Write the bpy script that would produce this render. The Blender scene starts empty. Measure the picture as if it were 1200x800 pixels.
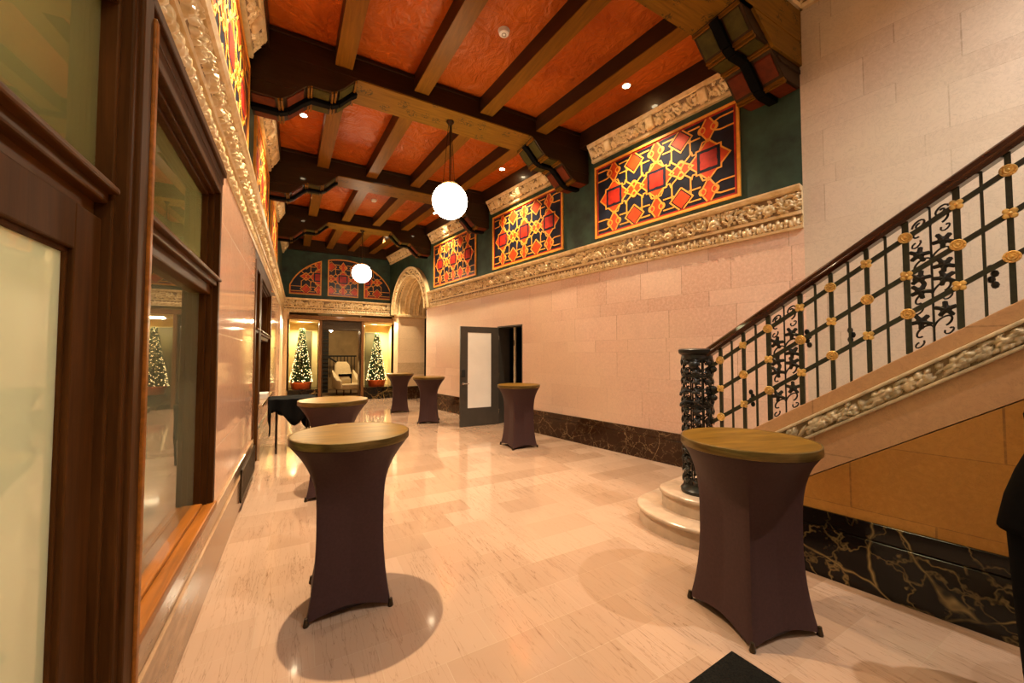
import bpy, bmesh, math, random
import numpy as np
from mathutils import Matrix, Vector
R = math.radians; PI = math.pi
sc = bpy.context.scene; col = sc.collection
random.seed(7)

# ------------------------------------------------------------------ helpers
def srgb(r, g, b):
    f = lambda c: (c/255/12.92 if c/255 <= .04045 else ((c/255+.055)/1.055)**2.4)
    return (f(r), f(g), f(b), 1)

class MB:
    """collects shapes into one mesh"""
    def __init__(s): s.v = []; s.f = []; s.mi = []
    def add(s, vs, fs, m=0):
        o = len(s.v); s.v += [tuple(v) for v in vs]
        s.f += [tuple(i+o for i in f) for f in fs]; s.mi += [m]*len(fs); return s
    def box(s, x0, x1, y0, y1, z0, z1, m=0, M=None):
        vs = [Vector((x, y, z)) for x in (x0, x1) for y in (y0, y1) for z in (z0, z1)]
        if M: vs = [M @ v for v in vs]
        return s.add(vs, [(0,1,3,2),(4,6,7,5),(0,4,5,1),(2,3,7,6),(0,2,6,4),(1,5,7,3)], m)
    def tube(s, pts, r, n=8, m=0, cap=True, flat=None):
        pts = [Vector(p) for p in pts]; rs = r if isinstance(r, (list, tuple)) else [r]*len(pts)
        vs = []; fs = []
        up = Vector((0, 0, 1)); t0 = (pts[1]-pts[0]).normalized()
        if abs(t0.dot(up)) > .95: up = Vector((1, 0, 0))
        a = t0.cross(up).normalized()
        for i, p in enumerate(pts):
            t = (pts[min(i+1, len(pts)-1)]-pts[max(i-1, 0)]).normalized()
            a = (a-t*a.dot(t)).normalized(); b = t.cross(a)
            for k in range(n):
                an = 2*PI*k/n+(PI/4 if n == 4 else 0); vs.append(p+(a*math.cos(an)+b*math.sin(an))*rs[i])
        for i in range(len(pts)-1):
            for k in range(n):
                k2 = (k+1) % n; fs.append((i*n+k, i*n+k2, (i+1)*n+k2, (i+1)*n+k))
        if cap: fs.append(tuple(range(n-1, -1, -1))); fs.append(tuple(range((len(pts)-1)*n, len(pts)*n)))
        return s.add(vs, fs, m)
    def lathe(s, prof, n=24, c=(0, 0, 0), m=0, M=None):
        vs = []; fs = []
        for r, z in prof:
            for k in range(n):
                v = Vector((c[0]+r*math.cos(2*PI*k/n), c[1]+r*math.sin(2*PI*k/n), c[2]+z))
                vs.append(M @ v if M else v)
        for i in range(len(prof)-1):
            for k in range(n):
                k2 = (k+1) % n; fs.append((i*n+k, i*n+k2, (i+1)*n+k2, (i+1)*n+k))
        if prof[0] == prof[-1]: return s.add(vs, fs, m)
        if prof[0][0] > 1e-6: fs.append(tuple(range(n-1, -1, -1)))
        if prof[-1][0] > 1e-6: fs.append(tuple(range((len(prof)-1)*n, len(prof)*n)))
        return s.add(vs, fs, m)
    def sphere(s, c, r, n=12, m=0, sc=(1, 1, 1)):
        k = max(4, n//2); vs = [(c[0], c[1], c[2]-r*sc[2])]; fs = []
        for i in range(1, k):
            a = -PI/2+PI*i/k
            for j in range(n):
                b = 2*PI*j/n; vs.append((c[0]+r*sc[0]*math.cos(a)*math.cos(b), c[1]+r*sc[1]*math.cos(a)*math.sin(b), c[2]+r*sc[2]*math.sin(a)))
        vs.append((c[0], c[1], c[2]+r*sc[2])); L = len(vs)-1
        for j in range(n):
            j2 = (j+1) % n; fs.append((0, 1+j2, 1+j)); fs.append((L, 1+(k-2)*n+j, 1+(k-2)*n+j2))
            for i in range(k-2): fs.append((1+i*n+j, 1+i*n+j2, 1+(i+1)*n+j2, 1+(i+1)*n+j))
        return s.add(vs, fs, m)
    def prism(s, poly, axis, a0, a1, m=0):
        """poly: 2-D outline; axis 'x': (y,z) extruded in x; 'y': (x,z); 'z': (x,y)"""
        mk = {'x': lambda p, a: (a, p[0], p[1]), 'y': lambda p, a: (p[0], a, p[1]), 'z': lambda p, a: (p[0], p[1], a)}[axis]
        n = len(poly); vs = [mk(p, a0) for p in poly]+[mk(p, a1) for p in poly]
        fs = [tuple(range(n)), tuple(range(2*n-1, n-1, -1))]+[(i, (i+1) % n, n+(i+1) % n, n+i) for i in range(n)]
        return s.add(vs, fs, m)
    def strip(s, pts, w, x0, x1, closed=False, m=0):
        """flat ribbon of width w following (y,z) points, between x0 and x1, mitred"""
        n = len(pts); P = [Vector(p) for p in pts]; A = []; B = []
        for i in range(n):
            if closed: a, b = P[i-1], P[(i+1) % n]
            else: a, b = P[max(i-1, 0)], P[min(i+1, n-1)]
            d1 = (P[i]-a); d2 = (b-P[i])
            d1 = d1.normalized() if d1.length > 1e-9 else d2.normalized(); d2 = d2.normalized() if d2.length > 1e-9 else d1
            n1 = Vector((-d1.y, d1.x)); n2 = Vector((-d2.y, d2.x)); mt = n1+n2
            mt = mt.normalized() if mt.length > .2 else n1
            k = w/2/max(.45, mt.dot(n1)); A.append(P[i]+mt*k); B.append(P[i]-mt*k)
        vs = []
        for i in range(n): vs += [(x0, *A[i]), (x0, *B[i]), (x1, *A[i]), (x1, *B[i])]
        fs = []
        for i in range(n if closed else n-1):
            j = (i+1) % n; a, b = i*4, j*4
            fs += [(a, b, b+1, a+1), (a+2, a+3, b+3, b+2), (a, a+2, b+2, b), (a+1, b+1, b+3, a+3)]
        if not closed: fs += [(0, 1, 3, 2), ((n-1)*4, (n-1)*4+2, (n-1)*4+3, (n-1)*4+1)]
        return s.add(vs, fs, m)
    def build(s, name, mat, parent=None, smooth=False, bevel=0, loc=None, rotz=0, seg=2):
        me = bpy.data.meshes.new(name); me.from_pydata(s.v, [], s.f)
        mats = mat if isinstance(mat, (list, tuple)) else [mat]
        for m in mats: me.materials.append(m)
        if len(mats) > 1: me.polygons.foreach_set('material_index', s.mi)
        bm = bmesh.new(); bm.from_mesh(me)
        bmesh.ops.recalc_face_normals(bm, faces=bm.faces); bm.to_mesh(me); bm.free()
        o = bpy.data.objects.new(name, me); col.objects.link(o)
        if parent: o.parent = parent
        if loc: o.location = loc
        o.rotation_euler = (0, 0, rotz)
        if smooth:
            me.polygons.foreach_set('use_smooth', [True]*len(me.polygons))
            try: me.set_sharp_from_angle(angle=R(40))
            except Exception: pass
        if bevel:
            b = o.modifiers.new('bevel', 'BEVEL'); b.width = bevel; b.segments = seg; b.limit_method = 'ANGLE'; b.angle_limit = R(40)
        return o

def tag(o, label, cat, group=None, kind=None):
    if label: o['label'] = label
    if cat: o['category'] = cat
    if group: o['group'] = group
    if kind: o['kind'] = kind
    return o
def thing(name, label, cat, loc=(0, 0, 0), rotz=0, group=None):
    o = bpy.data.objects.new(name, None); col.objects.link(o); o.empty_display_size = .1
    o.location = loc; o.rotation_euler = (0, 0, rotz); return tag(o, label, cat, group)
def struct_root(name, loc=(0, 0, 0), rotz=0):
    o = bpy.data.objects.new(name, None); col.objects.link(o); o.location = loc; o.rotation_euler = (0, 0, rotz)
    o['kind'] = 'structure'; return o
def st(o): o['kind'] = 'structure'; return o
def copy_tree(o, parent=None):
    c = o.copy(); col.objects.link(c)
    if parent: c.parent = parent
    for ch in list(o.children): copy_tree(ch, c)
    return c

# ------------------------------------------------------------------ materials
class NT:
    def __init__(s, name):
        s.m = bpy.data.materials.new(name); s.m.use_nodes = True; s.n = s.m.node_tree.nodes; s.l = s.m.node_tree.links
        s.n.clear(); s.out = s.n.new('ShaderNodeOutputMaterial'); s.b = s.n.new('ShaderNodeBsdfPrincipled'); s.l.new(s.b.outputs[0], s.out.inputs[0])
        s.tc = s.n.new('ShaderNodeTexCoord')
    def node(s, t, **k):
        n = s.n.new(t)
        for a, v in k.items():
            if a[0] == '_': n.inputs[a[1:].replace('_', ' ')].default_value = v
            else: setattr(n, a, v)
        return n
    def link(s, a, b): s.l.new(a, b)
    def noise(s, scale, detail=4, rough=.55, vec=None, dist=0, stretch=None):
        n = s.node('ShaderNodeTexNoise', _Scale=scale, _Detail=detail, _Roughness=rough, _Distortion=dist)
        v = vec or s.tc.outputs['Object']
        if stretch:
            mp = s.node('ShaderNodeMapping'); mp.inputs['Scale'].default_value = stretch; s.link(v, mp.inputs[0]); v = mp.outputs[0]
        s.link(v, n.inputs['Vector']); return n.outputs['Fac']
    def ramp(s, fac, stops):
        r = s.n.new('ShaderNodeValToRGB'); e = r.color_ramp.elements
        while len(e) < len(stops): e.new(.5)
        for i, (p, c) in enumerate(stops):
            e[i].position = p; e[i].color = c if len(c) == 4 else (*c, 1)
        s.link(fac, r.inputs[0]); return r.outputs[0]
    def mix(s, fac, a, b, mode='MIX'):
        m = s.n.new('ShaderNodeMix'); m.data_type = 'RGBA'; m.blend_type = mode
        for i, v in ((0, fac), (6, a), (7, b)):
            if hasattr(v, 'is_linked'): s.link(v, m.inputs[i])
            else: m.inputs[i].default_value = v
        return m.outputs[2]
    def math(s, op, a, b=0):
        m = s.n.new('ShaderNodeMath'); m.operation = op
        for i, v in ((0, a), (1, b)):
            if hasattr(v, 'is_linked'): s.link(v, m.inputs[i])
            else: m.inputs[i].default_value = v
        return m.outputs[0]
    def setc(s, c):
        if hasattr(c, 'is_linked'): s.link(c, s.b.inputs['Base Color'])
        else: s.b.inputs['Base Color'].default_value = c
    def fin(s, rough=.5, metal=0, coat=0, spec=.5, bump=None, bs=.2, bd=.02, croug=.05, tint=None):
        b = s.b
        if hasattr(rough, 'is_linked'): s.link(rough, b.inputs['Roughness'])
        else: b.inputs['Roughness'].default_value = rough
        b.inputs['Metallic'].default_value = metal; b.inputs['Coat Weight'].default_value = coat; b.inputs['Coat Roughness'].default_value = croug
        b.inputs['Specular IOR Level'].default_value = spec
        if tint: b.inputs['Specular Tint'].default_value = tint
        if bump is not None:
            bp = s.node('ShaderNodeBump', _Strength=bs, _Distance=bd); s.link(bump, bp.inputs['Height']); s.link(bp.outputs[0], b.inputs['Normal'])
        return s.m

def simple(name, c, rough=.5, metal=0, var=.12, scale=8, bs=.08, coat=0, stretch=None, spec=.5):
    t = NT(name); n = t.noise(scale, 5, .6, stretch=stretch)
    dk = tuple(x*(1-var*2) for x in c[:3])+(1,); lt = tuple(min(1, x*(1+var)) for x in c[:3])+(1,)
    t.setc(t.ramp(n, [(.3, dk), (.7, lt)])); return t.fin(rough, metal, coat, spec, n, bs, .01)

def wood(name, c, rough=.35, axis='y', coat=.3, var=.45, scale=3.0, spec=.25):
    t = NT(name); stt = {'y': (9, .7, 9), 'x': (.7, 9, 9), 'z': (9, 9, .7)}[axis]
    n = t.noise(scale, 6, .65, stretch=stt, dist=.6); n2 = t.noise(1.3, 2)
    dk = tuple(x*(1-var) for x in c[:3])+(1,); lt = tuple(min(1, x*(1+var)) for x in c[:3])+(1,)
    cc = t.ramp(n, [(.3, dk), (.7, lt)]); cc = t.mix(t.math('MULTIPLY', n2, .5), cc, dk)
    t.setc(cc); return t.fin(rough, 0, coat, spec, n, .12, .004, tint=(1, .62, .25, 1))

def ashlar(name, c1, c2, cm, h1=.42, h2=.21, w=.95, rough=.4, spec=.4, warm=None):
    """courses of alternating height; local y along the wall, z up"""
    t = NT(name); sx = t.node('ShaderNodeSeparateXYZ'); t.link(t.tc.outputs['Object'], sx.inputs[0])
    per = h1+h2; zz = t.math('ADD', sx.outputs[2], 20*per); k = t.math('FLOOR', t.math('DIVIDE', zz, per)); r = t.math('SUBTRACT', zz, t.math('MULTIPLY', k, per))
    a = t.math('MINIMUM', t.math('DIVIDE', r, h1), 1); b = t.math('MAXIMUM', t.math('DIVIDE', t.math('SUBTRACT', r, h1), h2), 0)
    v = t.math('ADD', t.math('MULTIPLY', k, 2), t.math('ADD', a, b))
    cx = t.node('ShaderNodeCombineXYZ'); t.link(t.math('ADD', sx.outputs[1], 30), cx.inputs[0]); t.link(v, cx.inputs[1])
    br = t.node('ShaderNodeTexBrick', offset=.37, offset_frequency=2, squash=.72, squash_frequency=3)
    for k_, v_ in (('Scale', 1), ('Mortar Size', .0055), ('Mortar Smooth', .1), ('Bias', -.1), ('Brick Width', w), ('Row Height', 1)): br.inputs[k_].default_value = v_
    br.inputs['Color1'].default_value = c1; br.inputs['Color2'].default_value = c2; br.inputs['Mortar'].default_value = cm
    t.link(cx.outputs[0], br.inputs['Vector'])
    n = t.noise(2.2, 6, .62, dist=1.2); n2 = t.noise(26, 3, .7); vn = t.noise(5, 8, .7, dist=3)
    c = t.mix(t.math('MULTIPLY', n, .6), br.outputs['Color'], tuple(x*.74 for x in c1[:3])+(1,))
    c = t.mix(t.ramp(n2, [(.42, (0, 0, 0)), (.72, (.5, .5, .5))]), c, c2)
    if warm: c = t.mix(t.ramp(t.noise(.55, 3, .5), [(.4, (0, 0, 0)), (.62, (.75, .75, .75))]), c, warm)
    vv = t.ramp(vn, [(.485, (0, 0, 0)), (.5, (.5, .5, .5)), (.515, (0, 0, 0))])
    c = t.mix(vv, c, tuple(x*.5 for x in c2[:3])+(1,))
    t.setc(c); return t.fin(rough, 0, 0, spec, t.math('SUBTRACT', t.math('MULTIPLY', n2, .2), br.outputs['Fac']), .15, .004)

def marble_dark(name, base, vein, scale=3, rough=.12):
    t = NT(name); n = t.noise(scale*.7, 5, .6)
    def veins(sc_, wd, seed):
        nz = t.node('ShaderNodeTexNoise', _Scale=sc_*.8, _Detail=4, _Roughness=.6); mp = t.node('ShaderNodeMapping'); mp.inputs['Location'].default_value = (seed, seed*2, 0)
        t.link(t.tc.outputs['Object'], mp.inputs[0]); t.link(mp.outputs[0], nz.inputs['Vector'])
        ad = t.node('ShaderNodeMix', data_type='RGBA', blend_type='LINEAR_LIGHT'); ad.inputs[0].default_value = .22; t.link(mp.outputs[0], ad.inputs[6]); t.link(nz.outputs['Color'], ad.inputs[7])
        vo = t.node('ShaderNodeTexVoronoi', feature='DISTANCE_TO_EDGE'); vo.inputs['Scale'].default_value = sc_; t.link(ad.outputs[2], vo.inputs['Vector'])
        return t.ramp(vo.outputs['Distance'], [(0, (1, 1, 1)), (wd, (.45, .45, .45)), (wd*2.2, (0, 0, 0))])
    m = t.math('MULTIPLY', t.math('MAXIMUM', veins(scale*.6, .006, 3), t.math('MULTIPLY', veins(scale*1.7, .014, 9), .6)), t.ramp(n, [(.38, (.03, .03, .03)), (.6, (1, 1, 1))]))
    c = t.ramp(n, [(.3, base), (.75, tuple(x*1.5 for x in base[:3])+(1,))]); t.setc(t.mix(m, c, vein)); return t.fin(rough, 0, 0, .3)

M = {}
M['pink'] = ashlar('pink_stone', (.65, .41, .30, 1), (.84, .63, .49, 1), (.36, .22, .14, 1), warm=(.72, .53, .37, 1))
M['stairstone'] = ashlar('beige_pink_stone', (.56, .44, .335, 1), (.68, .565, .445, 1), (.34, .25, .17, 1), warm=(.63, .54, .40, 1))
M['slab'] = ashlar('warmlit_slab_stone', (.50, .28, .13, 1), (.60, .36, .18, 1), (.3, .17, .08, 1), .9, .9, 1.3)  # warm tint in the colour stands in for warm light on the slab
M['ochre'] = ashlar('warmlit_ochre_stone', (.40, .17, .025, 1), (.50, .235, .045, 1), (.2, .085, .02, 1), .55, .45, 1.1)  # deep ochre puts the warm, dim light of the lower wall into the colour
M['buff'] = ashlar('buff_stone', (.80, .58, .34, 1), (.86, .66, .42, 1), (.5, .36, .2, 1), .45, .45, .8)
M['polish'] = ashlar('polished_pink_marble', (.78, .48, .33, 1), (.84, .55, .4, 1), (.9, .7, .55, 1), .9, .9, 1.3, .07, .6)
M['green'] = simple('green_plaster', (.02, .05, .03, 1), .6, 0, .35, 3, .25)
M['dado'] = marble_dark('brown_emperador', (.028, .012, .005, 1), (.36, .24, .12, 1), 3.2)
M['skirt'] = marble_dark('black_gold_marble', (.006, .004, .003, 1), (.42, .28, .10, 1), 2.2)
M['tanbase'] = simple('tan_marble_base', (.36, .22, .12, 1), .15, 0, .2, 4, .02, stretch=(3, .8, 3))
M['step'] = simple('cream_step_marble', (.44, .32, .22, 1), .25, 0, .12, 5, .02)
M['wood'] = wood('dark_window_wood', (.062, .022, .005, 1), .5, 'z', 0, spec=.1)
M['woody'] = wood('dark_window_wood_run', (.085, .030, .006, 1), .42, 'y', 0, spec=.14)
M['sill'] = wood('amber_sill_wood', (.26, .085, .012, 1), .35, 'y', .05)
M['beam'] = wood('dark_beam_wood', (.02, .01, .005, 1), .5, 'x', .1)
M['joist'] = wood('joist_wood', (.03, .014, .007, 1), .42, 'y', .15)
M['joistbot'] = wood('joist_soffit_wood', (.175, .075, .008, 1), .40, 'y', .0, .4, spec=.12)  # lit copy of the joist wood for undersides; also on corbel fillets
M['gold'] = simple('gilded_rosette', (.85, .55, .17, 1), .38, .35, .2, 20, .1)
M['iron'] = simple('wrought_iron', (.012, .012, .01, 1), .35, .3, .2, 30, .1)
M['irongreen'] = simple('olive_iron_bar', (.03, .03, .016, 1), .4, .3, .2, 30, .1)
M['rail'] = wood('handrail_wood', (.035, .012, .006, 1), .22, 'y', .5)
M['cloth'] = simple('brown_stretch_cloth', (.042, .018, .0165, 1), .6, 0, .1, 60, .05, spec=.22)
M['black'] = simple('black_cloth', (.004, .0038, .0035, 1), .9, 0, .2, 30, .15, spec=.08)
M['mat'] = simple('black_mat_fibre', (.008, .007, .005, 1), .95, 0, .4, 120, .6, spec=.1)
M['chrome'] = simple('brushed_steel', (.6, .58, .54, 1), .25, 1, .05, 30, .02)
M['darkmetal'] = simple('bronze_metal', (.06, .04, .022, 1), .4, .7, .2, 20, .05)
M['doorpaint'] = simple('grey_door_paint', (.052, .045, .036, 1), .4, 0, .08, 10, .03)
M['white'] = simple('white_plastic', (.75, .72, .66, 1), .4, 0, .03, 10, .01)
M['cream'] = simple('cream_plaster', (.72, .58, .33, 1), .7, 0, .05, 3, .05)
M['niche'] = simple('yellow_niche_plaster', (.86, .66, .28, 1), .7, 0, .05, 3, .05)
M['olive'] = simple('olive_panel_paint', (.09, .075, .025, 1), .5, 0, .1, 3, .05)
M['portal'] = wood('portal_bronze_wood', (.16, .075, .03, 1), .3, 'z', .3, .25)
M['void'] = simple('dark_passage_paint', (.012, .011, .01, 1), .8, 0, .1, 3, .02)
M['terracotta'] = simple('red_copper_pot', (.66, .13, .025, 1), .28, .35, .1, 8, .03)
M['needle'] = simple('fir_needles', (.055, .11, .03, 1), .6, 0, .3, 30, .02)
M['bark'] = simple('bark', (.05, .03, .015, 1), .8, 0, .3, 30, .3)
M['chair'] = simple('cream_upholstery', (.62, .5, .3, 1), .8, 0, .05, 12, .05)
M['red'] = simple('panel_red', (.42, .022, .010, 1), .35, 0, .25, 6, .02)
M['orange'] = simple('panel_orange', (.62, .06, .010, 1), .35, 0, .2, 6, .02)
M['navy'] = simple('panel_navy', (.012, .016, .03, 1), .3, 0, .3, 5, .02)
M['tracery'] = simple('panel_gilt_orange', (.80, .34, .04, 1), .45, 0, .12, 10, .02)
M['olivepaint'] = simple('corbel_olive_paint', (.06, .048, .008, 1), .6, 0, .2, 8, .05, spec=.12)
M['redpaint'] = simple('corbel_red_paint', (.12, .022, .005, 1), .6, 0, .2, 8, .05, spec=.12)
M['strap'] = simple('corbel_black_strap', (.003, .003, .003, 1), .8, 0, .1, 8, .05, spec=.06)
M['skin'] = simple('skin', (.55, .33, .24, 1), .5, 0, .04, 10, .02)
M['hair'] = simple('hair', (.02, .012, .008, 1), .5, 0, .2, 40, .2)

def emis(name, c, s):
    t = NT(name); t.setc((.8, .8, .8, 1)); t.b.inputs['Emission Color'].default_value = c; t.b.inputs['Emission Strength'].default_value = s; return t.m
M['globe'] = emis('opal_globe_glow', (1, .82, .56, 1), 18.5)
M['bulb'] = emis('fairy_light_glow', (1, .68, .26, 1), 5)
M['down'] = emis('downlight_glow', (1, .80, .50, 1), 60)

def carved():   # gilt relief, darker brown in the recesses: slot 0 ornament, slot 1 ground
    t = NT('carved_gilt'); n = t.noise(9, 5, .6); n2 = t.noise(45, 3, .6)
    t.setc(t.ramp(n, [(.3, (.60, .42, .18, 1)), (.5, (.76, .58, .31, 1)), (.75, (.86, .72, .48, 1))])); a = t.fin(.38, .15, 0, .5, n2, .12, .004)
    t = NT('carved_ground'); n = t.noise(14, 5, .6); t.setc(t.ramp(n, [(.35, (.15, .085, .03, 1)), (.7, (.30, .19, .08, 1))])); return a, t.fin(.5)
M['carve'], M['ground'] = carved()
M['stonecarve'] = simple('carved_cream_stone', (.60, .49, .31, 1), .45, 0, .18, 12, .1)
M['stoneground'] = simple('recessed_brown_stone', (.30, .20, .10, 1), .55, 0, .2, 12, .1)

def plaster():
    t = NT('terracotta_ceiling_plaster'); n = t.noise(3.2, 4, .55, dist=1.2); n2 = t.noise(1.1, 3)
    n3 = t.noise(9, 3, .5, dist=.8, stretch=(1, .5, 1))
    t.setc(t.ramp(n2, [(.3, (.30, .054, .005, 1)), (.7, (.45, .100, .010, 1))])); return t.fin(.40, 0, 0, .3, t.math('ADD', n, t.math('MULTIPLY', n3, .5)), .8, .06, tint=(1, .55, .28, 1))
M['plaster'] = plaster()

def soffit():   # stencilled flowers on the beam underside
    t = NT('stencilled_soffit'); n = t.noise(3, 6, .65, stretch=(.7, 9, 9)); vo = t.node('ShaderNodeTexVoronoi', feature='F1'); vo.inputs['Scale'].default_value = 4.5
    t.link(t.tc.outputs['Object'], vo.inputs['Vector']); w = t.noise(16, 3, .6, dist=2)
    c = t.ramp(n, [(.3, (.12, .057, .007, 1)), (.7, (.22, .107, .012, 1))])
    m = t.math('MULTIPLY', t.ramp(vo.outputs['Distance'], [(.32, (1, 1, 1)), (.42, (0, 0, 0))]), t.ramp(w, [(.52, (0, 0, 0)), (.56, (.8, .8, .8))]))
    t.setc(t.mix(m, c, (.03, .025, .012, 1))); return t.fin(.42, 0, 0, .10, n, .1, .003, tint=(1, .6, .2, 1))
M['soffit'] = soffit()

def floor_mat():
    t = NT('cream_marble_tiles'); br = t.node('ShaderNodeTexBrick', offset=.5, offset_frequency=2)
    for k_, v_ in (('Scale', 1), ('Mortar Size', .0022), ('Mortar Smooth', .2), ('Bias', 0), ('Brick Width', .61), ('Row Height', .305)): br.inputs[k_].default_value = v_
    br.inputs['Color1'].default_value = (.30, .185, .118, 1); br.inputs['Color2'].default_value = (.405, .27, .185, 1); br.inputs['Mortar'].default_value = (.36, .25, .165, 1)
    mp = t.node('ShaderNodeMapping'); mp.inputs['Location'].default_value = (30.1, 30.02, 0); t.link(t.tc.outputs['Object'], mp.inputs[0]); t.link(mp.outputs[0], br.inputs['Vector'])
    n = t.noise(1.5, 4, .55); v = t.noise(1.5, 4, .6, dist=.35, stretch=(6.5, .5, 1)); v2 = t.noise(2.6, 4, .6, dist=.3, stretch=(6, .5, 1)); vmask = t.ramp(t.noise(1.1, 2, .5), [(.36, (.25, .25, .25)), (.62, (1, 1, 1))])
    c = t.mix(t.math('MULTIPLY', n, .35), br.outputs['Color'], (.425, .29, .195, 1))
    vm = t.math('MULTIPLY', vmask, t.ramp(v, [(.475, (0, 0, 0)), (.496, (.2, .2, .2)), (.5, (.85, .85, .85)), (.505, (0, 0, 0))])); c = t.mix(vm, c, (.14, .075, .04, 1))
    vm2 = t.math('MULTIPLY', vmask, t.ramp(v2, [(.49, (0, 0, 0)), (.5, (.6, .6, .6)), (.508, (0, 0, 0))])); c = t.mix(vm2, c, (.2, .11, .06, 1))
    t.setc(c); rg = t.ramp(n, [(.3, (.06, .06, .06)), (.8, (.14, .14, .14))]); return t.fin(rg, 0, .25, .5, t.math('ADD', n, t.math('MULTIPLY', br.outputs['Fac'], -.3)), .02, .004)
M['floor'] = floor_mat()

def tabletop():
    t = NT('brushed_gold_laminate'); n = t.noise(2.5, 6, .65, stretch=(1.2, 7, 7), dist=.5); n2 = t.noise(3.5, 4)
    c = t.ramp(n, [(.3, (.05, .022, .003, 1)), (.7, (.21, .105, .013, 1))]); t.setc(t.mix(t.math('MULTIPLY', n2, .5), c, (.24, .13, .02, 1))); return t.fin(.38, .1, 0, .07, n, .05, .003, tint=(1, .7, .3, 1)) if 1 else t.fin(.25, .25, .12, .5, n, .04, .003)
M['top'] = tabletop()
M['band'] = simple('dull_brass_edge', (.17, .115, .035, 1), .3, .7, .25, 6, .02, stretch=(1, 1, 12))

def glass(name, tint, ref=1.55, extra=None, milky=0):
    t = NT(name); t.n.remove(t.b); tr = t.n.new('ShaderNodeBsdfTransparent'); tr.inputs[0].default_value = tint
    gl = t.n.new('ShaderNodeBsdfGlossy'); gl.inputs['Roughness'].default_value = .012; gl.inputs[0].default_value = (1, 1, 1, 1)
    fr = t.node('ShaderNodeFresnel', _IOR=ref); base = tr.outputs[0]
    if milky:
        tl = t.n.new('ShaderNodeBsdfTranslucent'); tl.inputs[0].default_value = extra; df = t.n.new('ShaderNodeBsdfDiffuse'); df.inputs[0].default_value = extra
        m0 = t.n.new('ShaderNodeMixShader'); m0.inputs[0].default_value = .35; t.link(tl.outputs[0], m0.inputs[1]); t.link(df.outputs[0], m0.inputs[2])
        m1 = t.n.new('ShaderNodeMixShader'); m1.inputs[0].default_value = milky; t.link(base, m1.inputs[1]); t.link(m0.outputs[0], m1.inputs[2]); base = m1.outputs[0]
    mx = t.n.new('ShaderNodeMixShader'); t.link(fr.outputs[0], mx.inputs[0]); t.link(base, mx.inputs[1]); t.link(gl.outputs[0], mx.inputs[2]); t.link(mx.outputs[0], t.out.inputs[0]); return t.m
M['glass'] = glass('clear_window_glass', (.86, .9, .8, 1), 1.75)
M['slight'] = glass('pale_sheen_window_glass', (.9, .9, .8, 1), 1.9, (.74, .70, .5, 1), .3)  # milky tint stands in for the pale floor mirrored in clear glass
M['hazy'] = glass('hazy_window_glass', (.9, .9, .8, 1), 1.6, (.50, .44, .2, 1), .42)
M['frost'] = glass('frosted_window_glass', (.9, .9, .8, 1), 1.45, (.74, .72, .56, 1), .9)
M['doorglass'] = simple('white_film_glass', (.86, .85, .80, 1), .3, 0, .03, 2, .01)

# ------------------------------------------------------------------ relief ornament
def blob(H, ys, zs, cy, cz, a, b, th, h):
    r = max(a, b)*1.02; i0, i1 = np.searchsorted(ys, [cy-r, cy+r]); j0, j1 = np.searchsorted(zs, [cz-r, cz+r])
    if i0 >= i1 or j0 >= j1: return
    Y = ys[i0:i1, None]-cy; Z = zs[None, j0:j1]-cz; u = (Y*math.cos(th)+Z*math.sin(th))/a; v = (-Y*math.sin(th)+Z*math.cos(th))/b
    q = h*np.sqrt(np.clip(1-u*u-v*v, 0, None))*(.72+.28*np.clip(np.abs(v)*3, 0, 1)); H[i0:i1, j0:j1] = np.maximum(H[i0:i1, j0:j1], q)
def motif_light(*a): motif_scroll(*a, extra=5)
def motif_scroll(H, ys, zs, cy, z0, z1, per, hh, rnd, extra=22):
    h = z1-z0; zc = (z0+z1)/2
    for k in range(-3, 4):                                   # central acanthus fan
        an = PI/2+k*.42; L = h*(.33-.02*abs(k)); blob(H, ys, zs, cy+math.cos(an)*L*.75, z0+h*.2+math.sin(an)*L*.95, L*.62, h*.085, an, hh)
    blob(H, ys, zs, cy, z0+h*.2, h*.13, h*.12, 0, hh*1.1)
    for k in range(extra): blob(H, ys, zs, cy+rnd.uniform(-.5, .5)*per, zc+rnd.uniform(-.46, .46)*h, h*rnd.uniform(.12, .24), h*rnd.uniform(.05, .085), rnd.uniform(-1.6, 1.6), hh*rnd.uniform(.35, .7))
    for sd in (-1, 1):
        c = cy+sd*per*.29
        for k in range(13):                                  # spiral of leaves
            an = k*.62+1.2; rr = h*(.40-.026*k); L = h*(.17-.007*k)
            blob(H, ys, zs, c+sd*math.cos(an)*rr, zc+math.sin(an)*rr, L, h*.062, sd*(an+PI/2+.5) if sd > 0 else PI-(an+PI/2+.5), hh*(.75+.25*rnd.random()))
        blob(H, ys, zs, c, zc, h*.1, h*.1, 0, hh)
        for k in range(5):
            blob(H, ys, zs, c+rnd.uniform(-.5, .5)*per*.44, zc+rnd.uniform(-.42, .42)*h, h*rnd.uniform(.10, .2), h*.06, rnd.uniform(-1.5, 1.5), hh*rnd.uniform(.6, 1.05)); blob(H, ys, zs, c+rnd.uniform(-.5, .5)*per*.44, zc+rnd.uniform(-.42, .42)*h, h*.07, h*.07, 0, hh*rnd.uniform(.7, 1.1))
            blob(H, ys, zs, cy+sd*(per*.46+rnd.uniform(-.06, .05)*per), z0+h*(.12+.19*k), h*.12, h*.06, rnd.uniform(-1, 1), hh*.8)
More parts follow.
